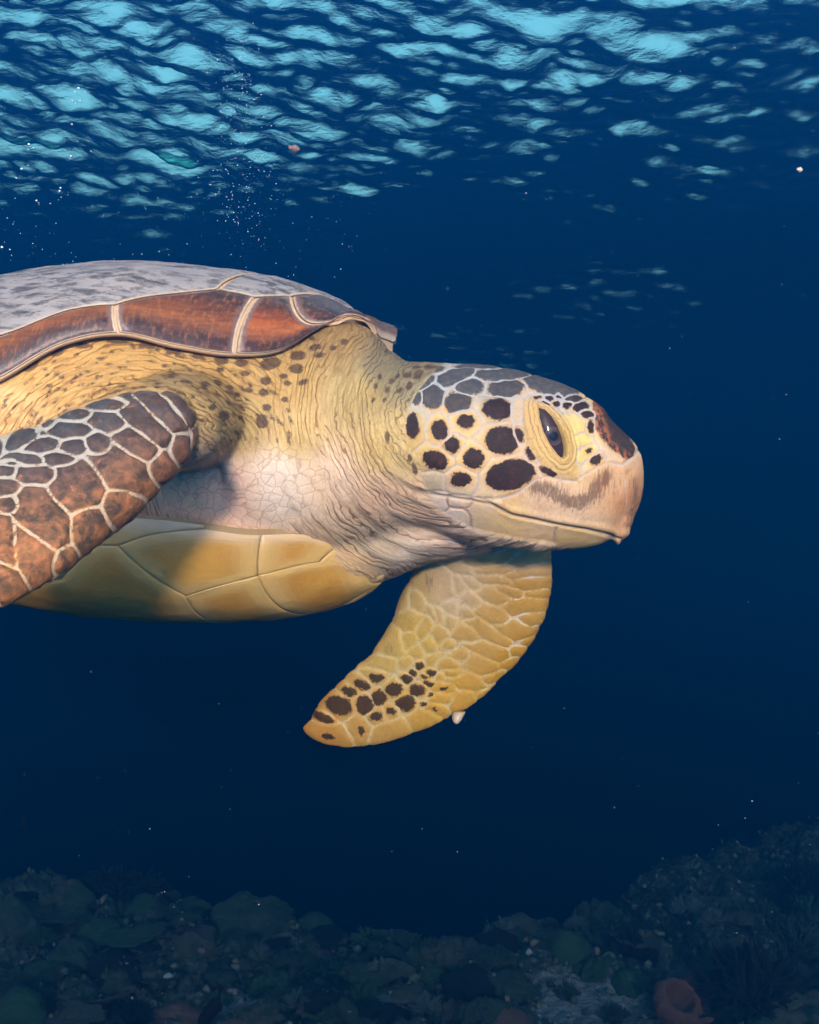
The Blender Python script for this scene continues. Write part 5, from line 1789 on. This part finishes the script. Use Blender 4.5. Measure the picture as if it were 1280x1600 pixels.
def build_bubbles():
    bm = bmesh.new(); bmesh.ops.create_icosphere(bm, subdivisions=3, radius=1)
    for f in bm.faces: f.smooth = True
    for v in bm.verts:
        v.co.z *= .82 - .1 * (v.co.z < 0); v.co.x *= 1 + .08 * v.co.y
    me = bpy.data.meshes.new('air_bubble'); bm.to_mesh(me); bm.free()
    me.materials.append(bubble_mat())
    A = [(392, 122, 10), (375, 140, 6), (425, 140, 5), (360, 183, 7), (400, 185, 6), (378, 200, 5), (360, 302, 7), (388, 387, 3.5), (442, 385, 3.5), (455, 436, 5)]
    B = [(145, 402, 9), (140, 428, 5), (168, 420, 6), (108, 525, 10), (140, 508, 5), (82, 570, 5), (200, 570, 3.5), (37, 770, 4)]
    Cc = [(355, 462, 8), (350, 474, 5), (303, 620, 8), (298, 635, 8), (306, 667, 4), (183, 683, 8), (195, 695, 4), (252, 698, 5)]
    Dd = [(10, 916, 10), (50, 928, 6), (165, 898, 4)]
    E = [(1270, 178, 5), (1130, 528, 5), (1053, 603, 5), (1098, 628, 4), (1080, 652, 4), (1143, 680, 4), (1103, 318, 4), (1188, 438, 5), (1120, 127, 4), (1212, 77, 4), (1095, 640, 3.5), (1135, 715, 4)]
    g = np.random.default_rng(4)
    for lst, label, grp in ((A, 'silvery air bubble in the top cluster near the left glints', 'bubbles in the upper left cluster'), (B, 'silvery air bubble at the far left of the water', 'bubbles at the far left'),
                            (Cc, 'silvery air bubble between the left cluster and the shell', 'bubbles above the shell at left'), (Dd, 'air bubble at the left edge just above the shell', 'bubbles at the left edge'),
                            (E, 'tiny air bubble in the stream above the shell', 'bubbles in the stream above the shell')):
        for x, y, s in lst:
            D = 1.15 + g.uniform(-.1, .35)
            px, py = x / 3.2, 100 + y / 3.2
            o = bpy.data.objects.new('air_bubble', me); C.objects.link(o)
            X, Z = P(px, py, D)
            r = s / 3.2 * .5 * K * D * 1.45
            o.location = (X, D - 1, Z); o.scale = (r, r, r); o.rotation_euler = (0, g.normal(0, .3), g.uniform(0, 6))
            tag(o, label, 'bubble', grp)
    # specks: one mass nobody could count
    bm = bmesh.new(); bmesh.ops.create_icosphere(bm, subdivisions=1, radius=1)
    bv = np.array([q.co[:] for q in bm.verts]); bf = np.array([[q.index for q in f.verts] for f in bm.faces]); bm.free()
    def cloud(name, pts, label, cat, col):
        V, F = [], []
        for k, (p, r) in enumerate(pts):
            V.append(bv * g.uniform(.5, 1.3, (12, 3)) * r + p); F.append(bf + 12 * k)
        m = NT(name)
        m.bsdf(col, .6, None, .3)
        tag(link(name, mesh_np(name, np.concatenate(V), np.concatenate(F)), m.m), label, cat, kind='stuff')
    pts = []
    for k in range(420):
        D = g.uniform(.55, 3.2); px = g.uniform(-80, 1360); py = g.uniform(-50, 1500)
        X, Z = P(px, py, D)
        if D > .62 and -60 < px < 1030 and 400 < py < 1180 and D < 1.25: continue
        if Z > SURF_Z - .15: continue
        pts.append((np.array([X, D - 1, Z]), (.00018 + .00030 * g.random() ** 3) * (.55 + D * .5)))
    cloud('drifting_specks', pts, 'pale specks drifting all through the water', 'marine snow', (.5, .52, .5))
    pts = []
    for k in range(330):
        u = g.random()
        D = g.uniform(1.3, 2.1); px = 355 + 60 * (u - .5) + g.normal(0, 26) + 40 * (1 - u); py = 60 + 300 * u + g.normal(0, 22)
        X, Z = P(px, py, D)
        if Z > SURF_Z - .1: continue
        pts.append((np.array([X, D - 1, Z]), (.00035 + .0005 * g.random() ** 2)))
    for k in range(150):
        D = g.uniform(1.3, 2.1); px = g.uniform(0, 560); py = g.uniform(300, 440)
        X, Z = P(px, py, D); pts.append((np.array([X, D - 1, Z]), (.0003 + .0005 * g.random() ** 2)))
    cloud('fine_bubbles', pts, 'haze of fine bubbles rising above the shell', 'bubbles', (.40, .58, .72))
    for px, py, rx, rz, D, label, col in ((460, 232, 9, 5, 1.3, 'small brown drifting scrap below the surface glints', (.10, .06, .04)), (1250, 265, 4.5, 3.5, 1.2, 'tiny cream drifting scrap at the right', (.36, .29, .19))):
        bm = bmesh.new(); bmesh.ops.create_icosphere(bm, subdivisions=3, radius=1)
        for v in bm.verts:
            n = math.sin(v.co.x * 5 + 1) * .15 + math.sin(v.co.z * 7 + v.co.y * 4) * .15
            v.co = v.co * (1 + n); v.co.x *= rx * K * D; v.co.y *= rz * K * D * .6; v.co.z *= rz * K * D
        for f in bm.faces: f.smooth = True
        me2 = bpy.data.meshes.new('drifting_scrap'); bm.to_mesh(me2); bm.free()
        m = NT('drifting_scrap'); co = m.n('ShaderNodeTexCoord').outputs['Object']
        m.bsdf(m.mix(m.noise(co, 700, 3), col, tuple(c * 1.6 for c in col)), .6)
        o = link('drifting_scrap', me2, m.m); X, Z = P(px, py, D); o.location = (X, D - 1, Z); o.rotation_euler = (0, R(12), 0)
        tag(o, label, 'scrap')


build_bubbles()
